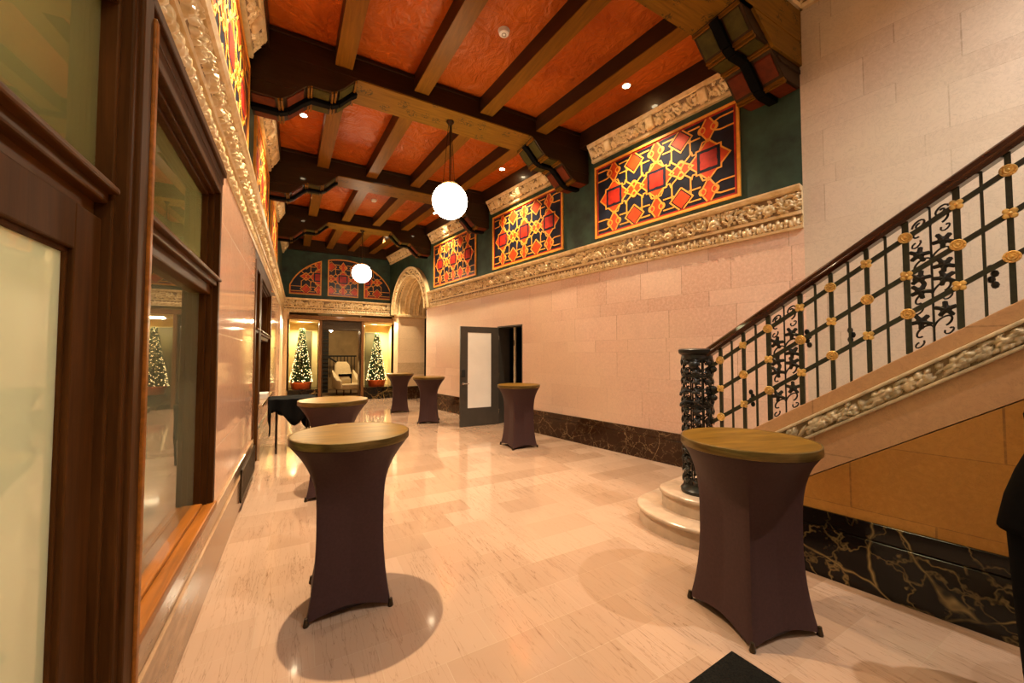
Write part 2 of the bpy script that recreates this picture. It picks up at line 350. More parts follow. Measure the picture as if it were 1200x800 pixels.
def motif_leaf(H, ys, zs, cy, z0, z1, per, hh, rnd):
    h = z1-z0
    for k, an in enumerate((PI/2, PI/2-.75, PI/2+.75, PI/2-1.3, PI/2+1.3)):
        L = (.42, .36, .36, .26, .26)[k]*h; blob(H, ys, zs, cy+math.cos(an)*L*.9, z0+h*.12+math.sin(an)*L, L*.8, h*.13, an, hh)
    blob(H, ys, zs, cy+per/2, z0+h*.55, h*.15, h*.24, 0, hh*.9); blob(H, ys, zs, cy+per/2, z0+h*.14, h*.12, h*.1, 0, hh*.7)
def motif_grape(H, ys, zs, cy, z0, z1, per, hh, rnd):
    h = z1-z0
    for k in range(20): blob(H, ys, zs, cy+rnd.uniform(-.5, .5)*per, z0+h*rnd.uniform(.1, .9), h*rnd.uniform(.2, .36), h*.12, rnd.uniform(-1.2, 1.2), hh*rnd.uniform(.5, .9))
    for k in range(44):
        q = rnd.random(); blob(H, ys, zs, cy-per*.16+(q-.5)*per*.62, z0+h*(.5+(rnd.random()-.5)*(.85-.4*q)), h*.135, h*.135, 0, hh*(.8+.3*rnd.random()))
    for k in range(6):
        an = k*1.05; blob(H, ys, zs, cy+per*.22+math.cos(an)*h*.22, z0+h*.5+math.sin(an)*h*.24, h*.26, h*.13, an, hh*.9)
    for k in range(5): blob(H, ys, zs, cy+per*(-.45+.22*k), z0+h*(.5+.3*math.sin(k*2.4)), h*.16, h*.05, .6*math.cos(k*2.4), hh*.6)
def relief(mb, y0, y1, z0, z1, x0, x1, motif, per, hh, dy, nz, slope=0, seed=1, phase=.5):
    """carved band on the plane x from x0 (at z0) to x1 (at z1), standing out towards -x"""
    rnd = random.Random(seed); ys = np.linspace(y0, y1, max(3, int((y1-y0)/dy)+1)); zs = np.linspace(z0, z1, nz+1); H = np.zeros((len(ys), len(zs)))
    n = int((y1-y0)/per)+2; c0 = y0+per*phase
    for i in range(-1, n): motif(H, ys, zs, c0+i*per, z0, z1, per, hh, rnd)
    H[:, 0] = 0; H[:, -1] = 0
    vs = []; fs = []; mi = []; W = len(zs)
    for i, y in enumerate(ys):
        for j, z in enumerate(zs): vs.append((x0+(x1-x0)*(z-z0)/(z1-z0)-H[i, j], y, z+slope*(y-y0)))
    for i in range(len(ys)-1):
        for j in range(W-1):
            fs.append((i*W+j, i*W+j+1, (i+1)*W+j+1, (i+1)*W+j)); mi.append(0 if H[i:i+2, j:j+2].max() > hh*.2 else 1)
    o = len(mb.v); mb.v += vs; mb.f += [tuple(k+o for k in f) for f in fs]; mb.mi += mi
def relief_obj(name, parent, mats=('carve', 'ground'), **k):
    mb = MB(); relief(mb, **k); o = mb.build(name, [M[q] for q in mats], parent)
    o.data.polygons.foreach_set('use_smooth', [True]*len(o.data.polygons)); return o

# ------------------------------------------------------------------ frame of the place
TA = math.atan(.165); TC = math.cos(TA)
XL = -.60
def xr(y): return 4.88-.165*(y-3.88)                # the right wall, splayed from the left one
RO = (4.88, 3.88, 0)
def ry(y): return (y-3.88)/TC                        # world y -> distance along the right wall
YB = [2.25, 5.45, 8.63, 11.82]; BW = .55             # near faces of the four ceiling beams
SOF, JB, CEIL = 5.35, 5.46, 5.70
YF = 15.3                                            # far wall
ZF0, ZF1 = 3.12, 3.62                                # frieze band

# camera ------------------------------------------------------------
F = 450.; HOR = 416.; VPX = 352.
pitch = math.atan((HOR-400)/F); yaw = math.atan((600-VPX)/F*math.cos(pitch))
cd = bpy.data.cameras.new('camera'); cam = bpy.data.objects.new('camera', cd); col.objects.link(cam); sc.camera = cam
cd.sensor_fit = 'HORIZONTAL'; cd.sensor_width = 36; cd.lens = F/1200*36; cd.clip_start = .05; cd.clip_end = 200
cam.location = (0, 0, 1.63); cam.rotation_euler = (PI/2+pitch, 0, -yaw)

# ------------------------------------------------------------------ floor and shell
st(MB().box(-4, 8, -4.5, YF+1.3, -.2, 0).build('floor', M['floor']))
st(MB().box(-4, 8, YF+1.3, 24, -.2, -.001).build('floor', simple('back_room_carpet', (.17, .1, .045, 1), .9, 0, .3, 30, .2)))
c = MB(); c.add([(XL-.2, YB[0]+.02, CEIL), (xr(YB[0])+.3, YB[0]+.02, CEIL), (xr(YF)+.8, YF+.3, CEIL), (XL-.2, YF+.3, CEIL)], [(0, 1, 2, 3)])
c.add([(XL-.2, YB[0]+.02, CEIL+.2), (xr(YB[0])+.3, YB[0]+.02, CEIL+.2), (xr(YF)+.8, YF+.3, CEIL+.2), (XL-.2, YF+.3, CEIL+.2)], [(0, 3, 2, 1)])
st(c.build('ceiling', M['plaster']))
st(MB().box(-1, 8, -4.5, YB[0]+.02, 6.6, 6.8).build('ceiling', M['cream']))

# right wall (local frame: y along, x into the wall)
wr = struct_root('wall_right', RO, TA)
TH = .35; DY0, DY1, DZ = ry(7.34), ry(8.27), 2.32; AY0, AY1 = ry(12.1), ry(14.5)
def wallbox(mb, y0, y1, z0, z1, t=TH): mb.box(0, t, y0, y1, z0, z1)
m = MB(); wallbox(m, ry(-4.5), ry(2.25), 0, 6.6); m.build('stair_hall_facing', M['stairstone'], wr)
m = MB(); wallbox(m, ry(2.25), DY0, 0, ZF0+.02); wallbox(m, DY0, DY1, DZ, ZF0+.02); wallbox(m, DY1, AY0, 0, ZF0+.02)
m.build('stone_facing', M['pink'], wr)
m = MB(); wallbox(m, ry(2.25), AY0, ZF0+.02, 5.75)
AC = (AY0+AY1)/2; AR = (AY1-AY0)/2; SPR = 3.13; N = 32
for i in range(N):
    a, b = AY0+(AY1-AY0)*i/N, AY0+(AY1-AY0)*(i+1)/N; za, zb = (SPR+math.sqrt(max(0, AR**2-(q-AC)**2)) for q in (a, b))
    m.add([(0, a, za), (0, b, zb), (0, b, 5.75), (0, a, 5.75), (.1, a, za), (.1, b, zb), (.1, b, 5.75), (.1, a, 5.75)], [(0, 3, 2, 1), (4, 5, 6, 7), (0, 1, 5, 4), (2, 3, 7, 6), (0, 4, 7, 3), (1, 2, 6, 5)])
wallbox(m, AY1, ry(YF)+.3, ZF0+.02, 5.75, .1)
m.build('upper_plaster', M['green'], wr)
# baseboard right
br_ = struct_root('baseboard_right', RO, TA)
for a, b in ((ry(2.2), DY0-.0), (DY1, AY0)):
    MB().box(-.03, 0, a, b, 0, .36).box(-.02, 0, a, b, .364, .475).build('marble_band', M['dado'], br_, bevel=.004)
# passage through the arch
ar = thing('stone_archway', 'carved gilded stone arch with round head in the far right corner', 'archway', RO, TA)
prof = MB()                                      # face ring
def ring(mb, r0, r1, x0, x1, cy=AC, zc=SPR, n=40, m=0):
    vs = []; fs = []
    for i in range(n+1):
        a = PI*i/n
        for r, x in ((r0, x0), (r1, x0), (r1, x1), (r0, x1)): vs.append((x, cy+r*math.cos(a), zc+r*math.sin(a)))
    for i in range(n):
        for k in range(4): fs.append((i*4+k, i*4+(k+1) % 4, (i+1)*4+(k+1) % 4, (i+1)*4+k))
    fs += [(0, 1, 2, 3), (n*4, n*4+3, n*4+2, n*4+1)]; mb.add(vs, fs, m)
ring(prof, AR+.24, AR+.32, -.13, .0); ring(prof, AR, AR+.06, -.11, .02)
rnd = random.Random(5)
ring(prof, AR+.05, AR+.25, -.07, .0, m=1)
for i in range(150):
    a = PI*(i+.5)/150; q = rnd.uniform(.08, .22); prof.sphere((-.07, AC+(AR+q)*math.cos(a), SPR+(AR+q)*math.sin(a)), .04, 6, sc=(.9, 1.1, .8))
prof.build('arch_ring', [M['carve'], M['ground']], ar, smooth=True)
pr_ = MB()
for k in range(3): ring(pr_, AR-.02-.07*k, AR+.1, .02+.34*k, .36+.34*k)
for k in range(3): ring(pr_, AR-.05-.07*k, AR-.015-.07*k, .06+.34*k, .10+.34*k); ring(pr_, AR-.05-.07*k, AR-.015-.07*k, .26+.34*k, .30+.34*k)
pr_.build('vault', M['carve'], ar, smooth=True)
M['buffx'] = M['buff'].copy(); 
pj = MB()
pj.box(0, 1.06, AY1-.08, AY1+.3, 0, SPR)
pj.build('far_jamb', M['buff'], ar, bevel=.006)
MB().box(-.02, 1.08, AY1-.18, AY1+.28, SPR-.09, SPR+.01).build('impost', M['carve'], ar, bevel=.02)
MB().box(-.03, 1.0, AY1-.16, AY1+.28, 0, .47).build('plinth', M['dado'], ar, bevel=.005)
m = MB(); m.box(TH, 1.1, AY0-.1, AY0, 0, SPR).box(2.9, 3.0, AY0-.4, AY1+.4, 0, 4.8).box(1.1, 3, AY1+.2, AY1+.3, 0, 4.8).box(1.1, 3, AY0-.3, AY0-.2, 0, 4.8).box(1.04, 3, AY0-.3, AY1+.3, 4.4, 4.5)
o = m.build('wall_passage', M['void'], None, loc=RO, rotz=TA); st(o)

# left wall ---------------------------------------------------------
wl = struct_root('wall_left', (XL, 0, 0))
m = MB(); m.box(-.12, .03, 3.72, 6.4, .47, ZF0+.02); m.box(-.12, .03, 9.75, 13.2, .47, ZF0+.02); m.box(-.12, .03, 7.15, 9.75, .47, .83)
m.build('polished_facing', M['polish'], wl)
MB().box(-.12, .06, 13.2, YF+.3, 0, ZF0).build('corner_pilaster', M['buff'], wl, bevel=.01)
MB().box(-.12, 0, YB[0], YF+.3, ZF0, 5.75).build('upper_plaster', M['green'], wl)
MB().box(-.12, 0, -4.5, YB[0], ZF0, 6.6).build('stair_hall_facing', M['pink'], wl)
bl = struct_root('baseboard_left', (XL, 0, 0))
for a, b in ((2.06, 6.4), (7.15, 13.2)):
    MB().box(-.12, .07, a, b, 0, .34).box(-.12, .055, a, b, .345, .47).build('marble_band', M['tanbase'], bl, bevel=.004)

# back of the stair hall
st(MB().box(-1, 8, -4.6, -4.5, 0, 6.8).build('wall_back', M['pink']))

# far wall ----------------------------------------------------------
wf = struct_root('wall_far', (0, YF, 0))
xf0, xf1 = XL-.1, xr(YF)+.9
m = MB(); m.box(xf0, xf1, 0, .15, ZF0, 5.75); m.build('upper_plaster', M['green'], wf)
m = MB(); m.box(xf0, -.36, 0, .2, 0, ZF0).box(3.12, xf1, 0, .2, 0, ZF0); m.build('stone_facing', M['buff'], wf)

# ------------------------------------------------------------------ mouldings
def frieze(name, label, loc, rotz, y0, y1, dy=.012, endcap=None, z0=ZF0, z1=ZF1, seed=1, cat='frieze', out=.0):
    t = thing(name, label, cat, loc, rotz); h = z1-z0; x0 = -out
    zz = lambda f: z0+h*f
    p = [(0, zz(0)), (x0-.035, zz(0)), (x0-.04, zz(.05)), (x0-.03, zz(.07)), (x0-.03, zz(.33)), (x0-.055, zz(.335)), (x0-.06, zz(.40)), (x0-.045, zz(.42)), (x0-.055, zz(.86)), (x0-.09, zz(.87)), (x0-.11, zz(.90)), (x0-.125, zz(.96)), (x0-.125, zz(1)), (0, zz(1))]
    mb = MB(); mb.prism(p, 'y', y0, y1); mb.build('moulding', M['carve'], t)
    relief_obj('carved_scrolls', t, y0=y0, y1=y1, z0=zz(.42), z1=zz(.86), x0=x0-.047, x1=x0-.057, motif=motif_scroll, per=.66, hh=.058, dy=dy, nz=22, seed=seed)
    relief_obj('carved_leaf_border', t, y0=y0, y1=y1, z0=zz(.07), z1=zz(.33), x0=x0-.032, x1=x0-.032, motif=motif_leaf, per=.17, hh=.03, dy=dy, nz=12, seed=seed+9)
    return t
f = frieze('carved_frieze', 'long gilded carved frieze running along the pink right wall below the painted panels', RO, TA, ry(2.25), AY0, .011)
frieze('carved_frieze', 'gilded carved frieze running above the dark wooden windows on the left wall', (XL, 0, 0), PI, -YF, -.2, .014, seed=3)
frieze('carved_frieze', 'short gilded carved frieze across the far wall above the two tree niches', (0, YF, 0), PI/2, -xr(YF)-.12, -XL-.02, .02, seed=5)

def cornice(label, loc, rotz, y0, y1, z0=5.12, z1=5.40, group=None, dy=.014, seed=1):
    t = thing('carved_cornice', label, 'cornice', loc, rotz, group); h = z1-z0
    MB().prism([(0, z0), (-.05, z0), (-.06, z0+.035), (-.05, z0+.05), (-.15, z1-.06), (-.17, z1-.05), (-.19, z1), (0, z1)], 'y', y0, y1).build('moulding', M['carve'], t)
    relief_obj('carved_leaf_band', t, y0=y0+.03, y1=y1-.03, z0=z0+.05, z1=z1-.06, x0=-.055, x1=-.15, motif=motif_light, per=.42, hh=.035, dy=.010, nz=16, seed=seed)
    n = max(1, round((y1-y0)/.75))
    for i in range(n):
        y = y0+(y1-y0)*(i+.5)/n; MB().prism([(-.07, z0+.04), (-.12, z0+.06), (-.19, z1-.08), (-.16, z1-.055), (-.07, z1-.055)], 'y', y-.07, y+.07).build('cartouche', M['carve'], t, bevel=.03, seg=3)
    return t
BAYS = [(YB[0]+BW, YB[1]), (YB[1]+BW, YB[2]), (YB[2]+BW, YB[3]), (YB[3]+BW, YF)]
where = ['nearest the stairs', 'between the two beams nearest the camera', 'just before the archway', 'directly above the archway']
for i, (a, b) in enumerate(BAYS):
    m_ = .1 if i < 3 else .9
    cornice('gilded carved cornice strip under the ceiling on the right wall, '+['above the largest painted panel', 'above the middle painted panel', 'above the farthest painted panel', 'over the stone archway'][i], RO, TA, ry(a)+.12, ry(b)-.12, seed=i+2)
    cornice('gilded carved cornice strip under the ceiling on the left wall, '+['in the bay nearest the camera', 'in the second bay from the camera', 'in the third bay from the camera', 'in the bay against the far wall'][i], (XL, 0, 0), PI, -b+.12, -a-.12, seed=i+12)
cornice('gilded carved cornice above the pink stone at the top right of the stair hall', RO, TA, ry(-4.3), ry(2.25)-.0, 5.72, 6.12, seed=31)
t = cornice('gilded carved cornice across the stair hall side of the nearest beam', (0, YB[0], 0), PI/2, -xr(YB[0]), -XL, 5.72, 6.12, seed=33)

# ------------------------------------------------------------------ ceiling beams, joists
def xs(f, y): return XL+f*(xr(y)-XL)
def beam(i, y0):
    lab = ['dark carved ceiling beam at the top right, nearest the stair, with painted face', 'dark painted ceiling beam carrying the nearer globe lamp', 'dark painted ceiling beam between the two globe lamps', 'dark painted ceiling beam carrying the farther globe lamp'][i]
    t = thing('ceiling_beam', lab, 'beam', (0, y0, SOF), 0, 'painted ceiling beams')
    x0, x1 = XL, xr(y0)
    top = (CEIL if i else 5.75)-SOF
    mb = MB(); mb.box(x0, x1, 0, BW, .015, top+.02); mb.box(x0, x1, -.02, BW+.02, top-.07, top-.01); mb.build('girder', M['beam'], t, bevel=.01)
    MB().box(x0+1.2, x1-1.2, .004, BW-.004, 0, .02).build('painted_soffit', M['soffit'], t)
    for s in (-1, 1):
        q = lambda d, z: ((x0+d) if s < 0 else (x1-d), z)
        zb = 4.80-SOF
        out = [(0, zb), (.30, zb), (.36, zb+.02), (.45, zb+.09), (.55, zb+.2), (.62, zb+.26), (.66, zb+.28), (.90, zb+.28), (.95, zb+.30), (1.05, zb+.38), (1.16, zb+.5), (1.22, 0.0), (1.26, .02), (0, .02)]
        cb = MB(); cb.prism([q(*p) for p in out], 'y', .0, BW); cb.prism([q(*p) for p in [(0, zb+.16), (.42, zb+.16), (.5, zb+.2), (.5, zb+.215), (0, zb+.215)]], 'y', -.012, BW+.012)
        k = cb.build('corbel', M['beam'], t, bevel=.012)
        # dark strap snaking along the middle of the underside
        path = [(.0, zb-.03), (.30, zb-.03), (.40, zb+.01), (.56, zb+.17), (.66, zb+.25), (.90, zb+.25), (1.0, zb+.30), (1.14, zb+.45), (1.23, -.03)]
        mb = MB(); P = [q(*p) for p in path]
        for a, b in zip(P, P[1:]):
            n = Vector((-(b[1]-a[1]), b[0]-a[0])).normalized()*.028
            mb.prism([(a[0]+n.x, a[1]+n.y), (b[0]+n.x, b[1]+n.y), (b[0]-n.x, b[1]-n.y), (a[0]-n.x, a[1]-n.y)], 'y', BW/2-.05, BW/2+.05)
        mb.build('strap', M['strap'], k, bevel=.008)
        # painted tablets either side of the strap, and fillets between
        for y_0, y_1 in ((.03, BW/2-.07), (BW/2+.07, BW-.03)):
            for (d0, z0_, d1, z1_), w in (((.03, zb-.012, .27, zb-.012), 'red'), ((.40, zb+.03, .58, zb+.205), 'red'), ((.69, zb+.268, .88, zb+.268), 'olive'), ((1.0, zb+.318, 1.17, zb+.498), 'olive')):
                a, b = q(d0, z0_), q(d1, z1_); MB().prism([(a[0], a[1]), (b[0], b[1]), (b[0], b[1]+.02), (a[0], a[1]+.02)], 'y', y_0, y_1).build(w+'_tablet', M[w+'paint'], k)
        for d, z in ((.31, zb-.01), (.345, zb-.0), (.635, zb+.255), (.67, zb+.27), (.915, zb+.275), (.955, zb+.295), (1.2, -.03)):
            a = q(d, z); MB().box(a[0]-.012, a[0]+.012, .004, BW-.004, a[1]-.016, a[1]+.03).build('fillet', M['joistbot'], k)
    if i == 0:   # painted side facing the stair hall
        mb = MB(); mb.box(x1-2.5, x1-.01, -.03, 0, -.02, .36); mb.prism([(x1-1.3, -.03), (x1-1.0, -.03), (x1-.62, -.3), (x1-.01, -.3), (x1-.01, -.03)], 'y', -.03, 0)
        mb.build('painted_face', M['soffit'], t)
    return t
for i, y in enumerate(YB): beam(i, y)
bayname = ['between the stair beam and the nearer lamp beam', 'between the nearer lamp beam and the middle beam', 'between the middle beam and the farther lamp beam', 'between the farther lamp beam and the far wall']
for i, (a, b) in enumerate(BAYS):
    for k in range(1, 5):
        lab = ['leftmost', 'second from left', 'third from left', 'rightmost'][k-1]+' of four ceiling joists '+bayname[i]
        c = (xs(k/5, a), xs(k/5, b)); w = .11
        t = thing('ceiling_joist', lab, 'joist', (0, 0, JB), 0, 'ceiling joists '+bayname[i])
        mb = MB(); mb.add([(c[0]-w, a, .012), (c[0]+w, a, .012), (c[1]+w, b, .012), (c[1]-w, b, .012), (c[0]-w, a, CEIL-JB), (c[0]+w, a, CEIL-JB), (c[1]+w, b, CEIL-JB), (c[1]-w, b, CEIL-JB)], [(0, 1, 2, 3), (4, 7, 6, 5), (0, 4, 5, 1), (2, 6, 7, 3), (0, 3, 7, 4), (1, 5, 6, 2)])
        mb.build('timber', M['joist'], t)
        w = .106; mb = MB(); mb.add([(c[0]-w, a, 0), (c[0]+w, a, 0), (c[1]+w, b, 0), (c[1]-w, b, 0), (c[0]-w, a, .014), (c[0]+w, a, .014), (c[1]+w, b, .014), (c[1]-w, b, .014)], [(0, 1, 2, 3), (4, 7, 6, 5), (0, 4, 5, 1), (2, 6, 7, 3), (0, 3, 7, 4), (1, 5, 6, 2)])
        mb.build('lit_soffit', M['joistbot'], t)  # lighter underside colour stands in for glossy light from the floor
tr = struct_root('trim_1'); m = MB()
for a, b in BAYS:
    m.add([(XL, a, 5.40), (XL+.2, a, 5.40), (XL+.2, b, 5.40), (XL, b, 5.40), (XL, a, CEIL), (XL+.2, a, CEIL), (XL+.2, b, CEIL), (XL, b, CEIL)], [(0, 1, 2, 3), (4, 7, 6, 5), (0, 4, 5, 1), (2, 6, 7, 3), (0, 3, 7, 4), (1, 5, 6, 2)])
    m.add([(xr(a)-.2, a, 5.40), (xr(a), a, 5.40), (xr(b), b, 5.40), (xr(b)-.2, b, 5.40), (xr(a)-.2, a, CEIL), (xr(a), a, CEIL), (xr(b), b, CEIL), (xr(b)-.2, b, CEIL)], [(0, 1, 2, 3), (4, 7, 6, 5), (0, 4, 5, 1), (2, 6, 7, 3), (0, 3, 7, 4), (1, 5, 6, 2)])
m.box(XL, xr(YF), YF-.12, YF, 5.3, CEIL)
m.build('wall_plate', M['joist'], tr)

# ------------------------------------------------------------------ painted panels
def star(cy, cz, r0, r1, n=8, rot=0): return [(cy+(r0 if k % 2 == 0 else r1)*math.cos(PI*k/n+rot), cz+(r0 if k % 2 == 0 else r1)*math.sin(PI*k/n+rot)) for k in range(2*n)]
def circ(cy, cz, r, n=12): return [(cy+r*math.cos(2*PI*k/n), cz+r*math.sin(2*PI*k/n)) for k in range(n)]
def inside(poly, p):
    r = False; n = len(poly)
    for i in range(n):
        a, b = poly[i], poly[i-1]
        if (a[1] > p[1]) != (b[1] > p[1]) and p[0] < (b[0]-a[0])*(p[1]-a[1])/(b[1]-a[1])+a[0]: r = not r
    return r
def clip(outline, pts, closed):
    """split a path into the runs that lie inside a convex outline"""
    P = pts+[pts[0]] if closed else pts; runs = []; cur = []
    for a, b in zip(P, P[1:]):
        L = math.hypot(b[0]-a[0], b[1]-a[1]); n = max(1, int(L/.02))
        for k in range(n+1):
            q = (a[0]+(b[0]-a[0])*k/n, a[1]+(b[1]-a[1])*k/n)
            if inside(outline, q):
                if not cur or math.hypot(q[0]-cur[-1][0], q[1]-cur[-1][1]) > 1e-6: cur.append(q)
            elif cur: runs.append(cur); cur = []
    if cur: runs.append(cur)
    out = []
    for r in runs:                                 # drop the in-between points
        s = [r[0]]
        for i in range(1, len(r)-1):
            v1 = (r[i][0]-s[-1][0], r[i][1]-s[-1][1]); v2 = (r[i+1][0]-r[i][0], r[i+1][1]-r[i][1])
            if abs(v1[0]*v2[1]-v1[1]*v2[0]) > 1e-7: s.append(r[i])
        s.append(r[-1])
        if len(s) > 1: out.append(s)
    return out
def clip_poly(sub, outline):
    def area(p): return sum(p[i-1][0]*p[i][1]-p[i][0]*p[i-1][1] for i in range(len(p)))
    if area(outline) < 0: outline = outline[::-1]
    outp = list(sub)
    for i in range(len(outline)):
        a, b = outline[i-1], outline[i]; inp = outp; outp = []
        if not inp: return []
        sd = lambda p: (b[0]-a[0])*(p[1]-a[1])-(b[1]-a[1])*(p[0]-a[0])
        for j in range(len(inp)):
            p, q = inp[j-1], inp[j]; sp, sq = sd(p), sd(q)
            if (sp < 0) != (sq < 0): f_ = sp/(sp-sq); outp.append((p[0]+(q[0]-p[0])*f_, p[1]+(q[1]-p[1])*f_))
            if sq >= 0: outp.append(q)
    return outp
def painted_panel(label, loc, rotz, outline, pit, h, cz, cy=0, ncol=2, group=None, cat='decorative panel'):
    """interlaced star pattern; outline is the convex frame outline in (y,z)"""
    t = thing('painted_panel', label, cat, loc, rotz, group)
    MB().prism(outline, 'x', -.012, 0).build('navy_field', M['navy'], t)
    yc = sum(p[0] for p in outline)/len(outline); zc_ = sum(p[1] for p in outline)/len(outline)
    fr = MB(); fr.strip(outline, .036, -.03, 0, True); fr.build('frame', M['tracery'], t)
    inset = [(p[0]+(yc-p[0])*.035, p[1]+(zc_-p[1])*.055) for p in outline]
    inn = MB(); inn.strip(inset, .026, -.0155, 0, True); inn.build('red_border', M['red'], t)
    inset = [(p[0]+(yc-p[0])*.04, p[1]+(zc_-p[1])*.06) for p in outline]
    g = MB(); rd = ('red_star', M['red']); og = ('orange_lozenge', M['orange']); nv = ('star_outline', M['navy']); W = .021
    def path(p, closed=False, w=W, d=.017):
        for r in clip(inset, p, closed): g.strip(r, w, -d, 0, False)
    def fill(nm, p, d=.0145):
        q = clip_poly(p, inset)
        if len(q) > 2: MB().prism(q, 'x', -d, 0).build(*nm, t)
    zt = h*.5-pit*.40
    for c_ in range(-ncol, ncol+1):
        y = cy+c_*pit; ev = c_ % 2 == 0; rs = pit*.69
        if ev:
            rs = pit*.69
            for q in range(4):                                # big star: square with four points, as red kites round a navy-edged square
                an = q*PI/2; dy_, dz_ = math.cos(an), math.sin(an)
                fill(og, [(y+dy_*rs*1.0, cz+dz_*rs*1.0), (y+dy_*rs*.58-dz_*rs*.42, cz+dz_*rs*.58+dy_*rs*.42), (y+dy_*rs*.58+dz_*rs*.42, cz+dz_*rs*.58-dy_*rs*.42)])
            fill(nv, [(y+a*rs*.56, cz+b*rs*.56) for a, b in ((-1, -1), (1, -1), (1, 1), (-1, 1))], .016)
            sq = []
            for k in range(16):
                an = 2*PI*k/16+PI/16*0; r_ = rs*(.60 if k % 4 == 2 else (.40 if k % 2 == 0 else .47)); sq.append((y+r_*math.cos(an), cz+r_*math.sin(an)))
            MB().prism(sq, 'x', -.018, 0).build(*rd, t) if all(inside(inset, p) for p in sq) else fill(rd, [(y-rs*.42, cz-rs*.42), (y+rs*.42, cz-rs*.42), (y+rs*.42, cz+rs*.42), (y-rs*.42, cz+rs*.42)], .018)
            path([(y+a*rs, cz+b*rs) for a, b in ((1.05, 0), (.62, .42), (.62, .62), (.42, .62), (0, 1.05), (-.42, .62), (-.62, .62), (-.62, .42), (-1.05, 0), (-.62, -.42), (-.62, -.62), (-.42, -.62), (0, -1.05), (.42, -.62), (.62, -.62), (.62, -.42))], True)
            ks = [(y, cz+zt), (y, cz-zt)]
        else:
            for s_ in (1, -1):
                zz = cz+s_*zt; fill(og, star(y, zz, pit*.34, pit*.245, 4, PI/2), .016); path(star(y, zz, pit*.44, pit*.31, 4, PI/2), True)
                path([(y-pit*.36, zz-s_*pit*.1), (y-pit*.36, cz+s_*pit*.42), (y-pit*.12, cz+s_*pit*.22), (y, cz+s_*pit*.02)]); path([(y+pit*.36, zz-s_*pit*.1), (y+pit*.36, cz+s_*pit*.42), (y+pit*.12, cz+s_*pit*.22), (y, cz+s_*pit*.02)])
            ks = [(y, cz)]
        for ky, kz in ks:                                     # knot: red lozenge with two little rings
            v = kz != cz; r_ = pit*.40; fill(og, [(ky, kz-r_*1.1), (ky+r_*.7, kz), (ky, kz+r_*1.1), (ky-r_*.7, kz)] if v else [(ky, kz-r_*.7), (ky+r_*1.1, kz), (ky, kz+r_*.7), (ky-r_*1.1, kz)])
            path([(ky, kz-r_*1.15), (ky+r_*.75, kz), (ky, kz+r_*1.15), (ky-r_*.75, kz)] if v else [(ky, kz-r_*.75), (ky+r_*1.15, kz), (ky, kz+r_*.75), (ky-r_*1.15, kz)], True)
            for s_ in (1, -1):
                cc = (ky+s_*r_*.55, kz) if v else (ky, kz+s_*r_*.55); path(circ(*cc, r_*.3), True, W*.8, .0185)
        # horizontal double lines between the columns, stepped bands in the middle
        if c_ < ncol:
            for s_ in (1, -1):
                for o_ in (-.16, .16):
                    path([(y+pit*.28, cz+s_*zt+o_*pit*1.3), (y+pit*.40, cz+s_*zt+o_*pit*1.3), (y+pit*.62, cz+s_*zt+o_*pit*1.3), (y+pit*.72, cz+s_*zt+o_*pit*1.3)])
                ys_, yo_ = (y, y+pit) if ev else (y+pit, y); sg_ = 1 if ev else -1          # from the star's shoulder out to the loop under the lozenge
                path([(ys_+sg_*rs*.62, cz+s_*rs*.52), (ys_+sg_*pit*.56, cz+s_*rs*.52), (yo_-sg_*pit*.40, cz+s_*pit*.52)])
                path([(ys_+sg_*rs*.42, cz+s_*rs*.62), (ys_+sg_*rs*.42, cz+s_*(zt-pit*.62)), (ys_+sg_*pit*.2, cz+s_*(zt-pit*.42)), (ys_+sg_*pit*.02, cz+s_*(zt-pit*.40))])
    for sd in (1, -1):
        for s_ in (1, -1):
            for o_ in (-.16, .16):
                y = cy+sd*ncol*pit; path([(y+sd*pit*.22, cz+s_*zt+o_*pit*.9), (y+sd*pit*.4, cz+s_*zt+o_*pit*1.3), (y+sd*pit*2, cz+s_*zt+o_*pit*1.3)])
    g.build('interlace', M['tracery'], t)
    return t
PY = [(2.92, 5.27), (6.1, 8.43), (9.22, 11.55)]; PZ = (3.74, 5.0)
for i, (a, b) in enumerate(PY):
    w = ry(b)-ry(a); ol = [(-w/2, PZ[0]), (w/2, PZ[0]), (w/2, PZ[1]), (-w/2, PZ[1])]
    y = (ry(a)+ry(b))/2; o = Matrix.Translation(RO) @ Matrix.Rotation(TA, 4, 'Z') @ Vector((0, y, 0))
    painted_panel(['largest painted star panel on the green right wall, above the stair newel', 'middle painted star panel on the green right wall, beside the nearer globe lamp', 'farthest painted star panel on the green right wall, next to the archway'][i], o, TA, ol, w*.168, 1.2, (PZ[0]+PZ[1])/2, 0, 2, 'painted star panels on the right wall')
    c_ = (YB[i]+BW+YB[i+1])/2
    painted_panel(['nearest painted star panel high on the left wall, at the top edge', 'second painted star panel high on the left wall, past the nearer lamp beam', 'third painted star panel high on the left wall, past the middle beam'][i], (XL, c_, 0), PI, ol, w*.168, 1.2, (PZ[0]+PZ[1])/2, 0, 2, 'painted star panels on the left wall')
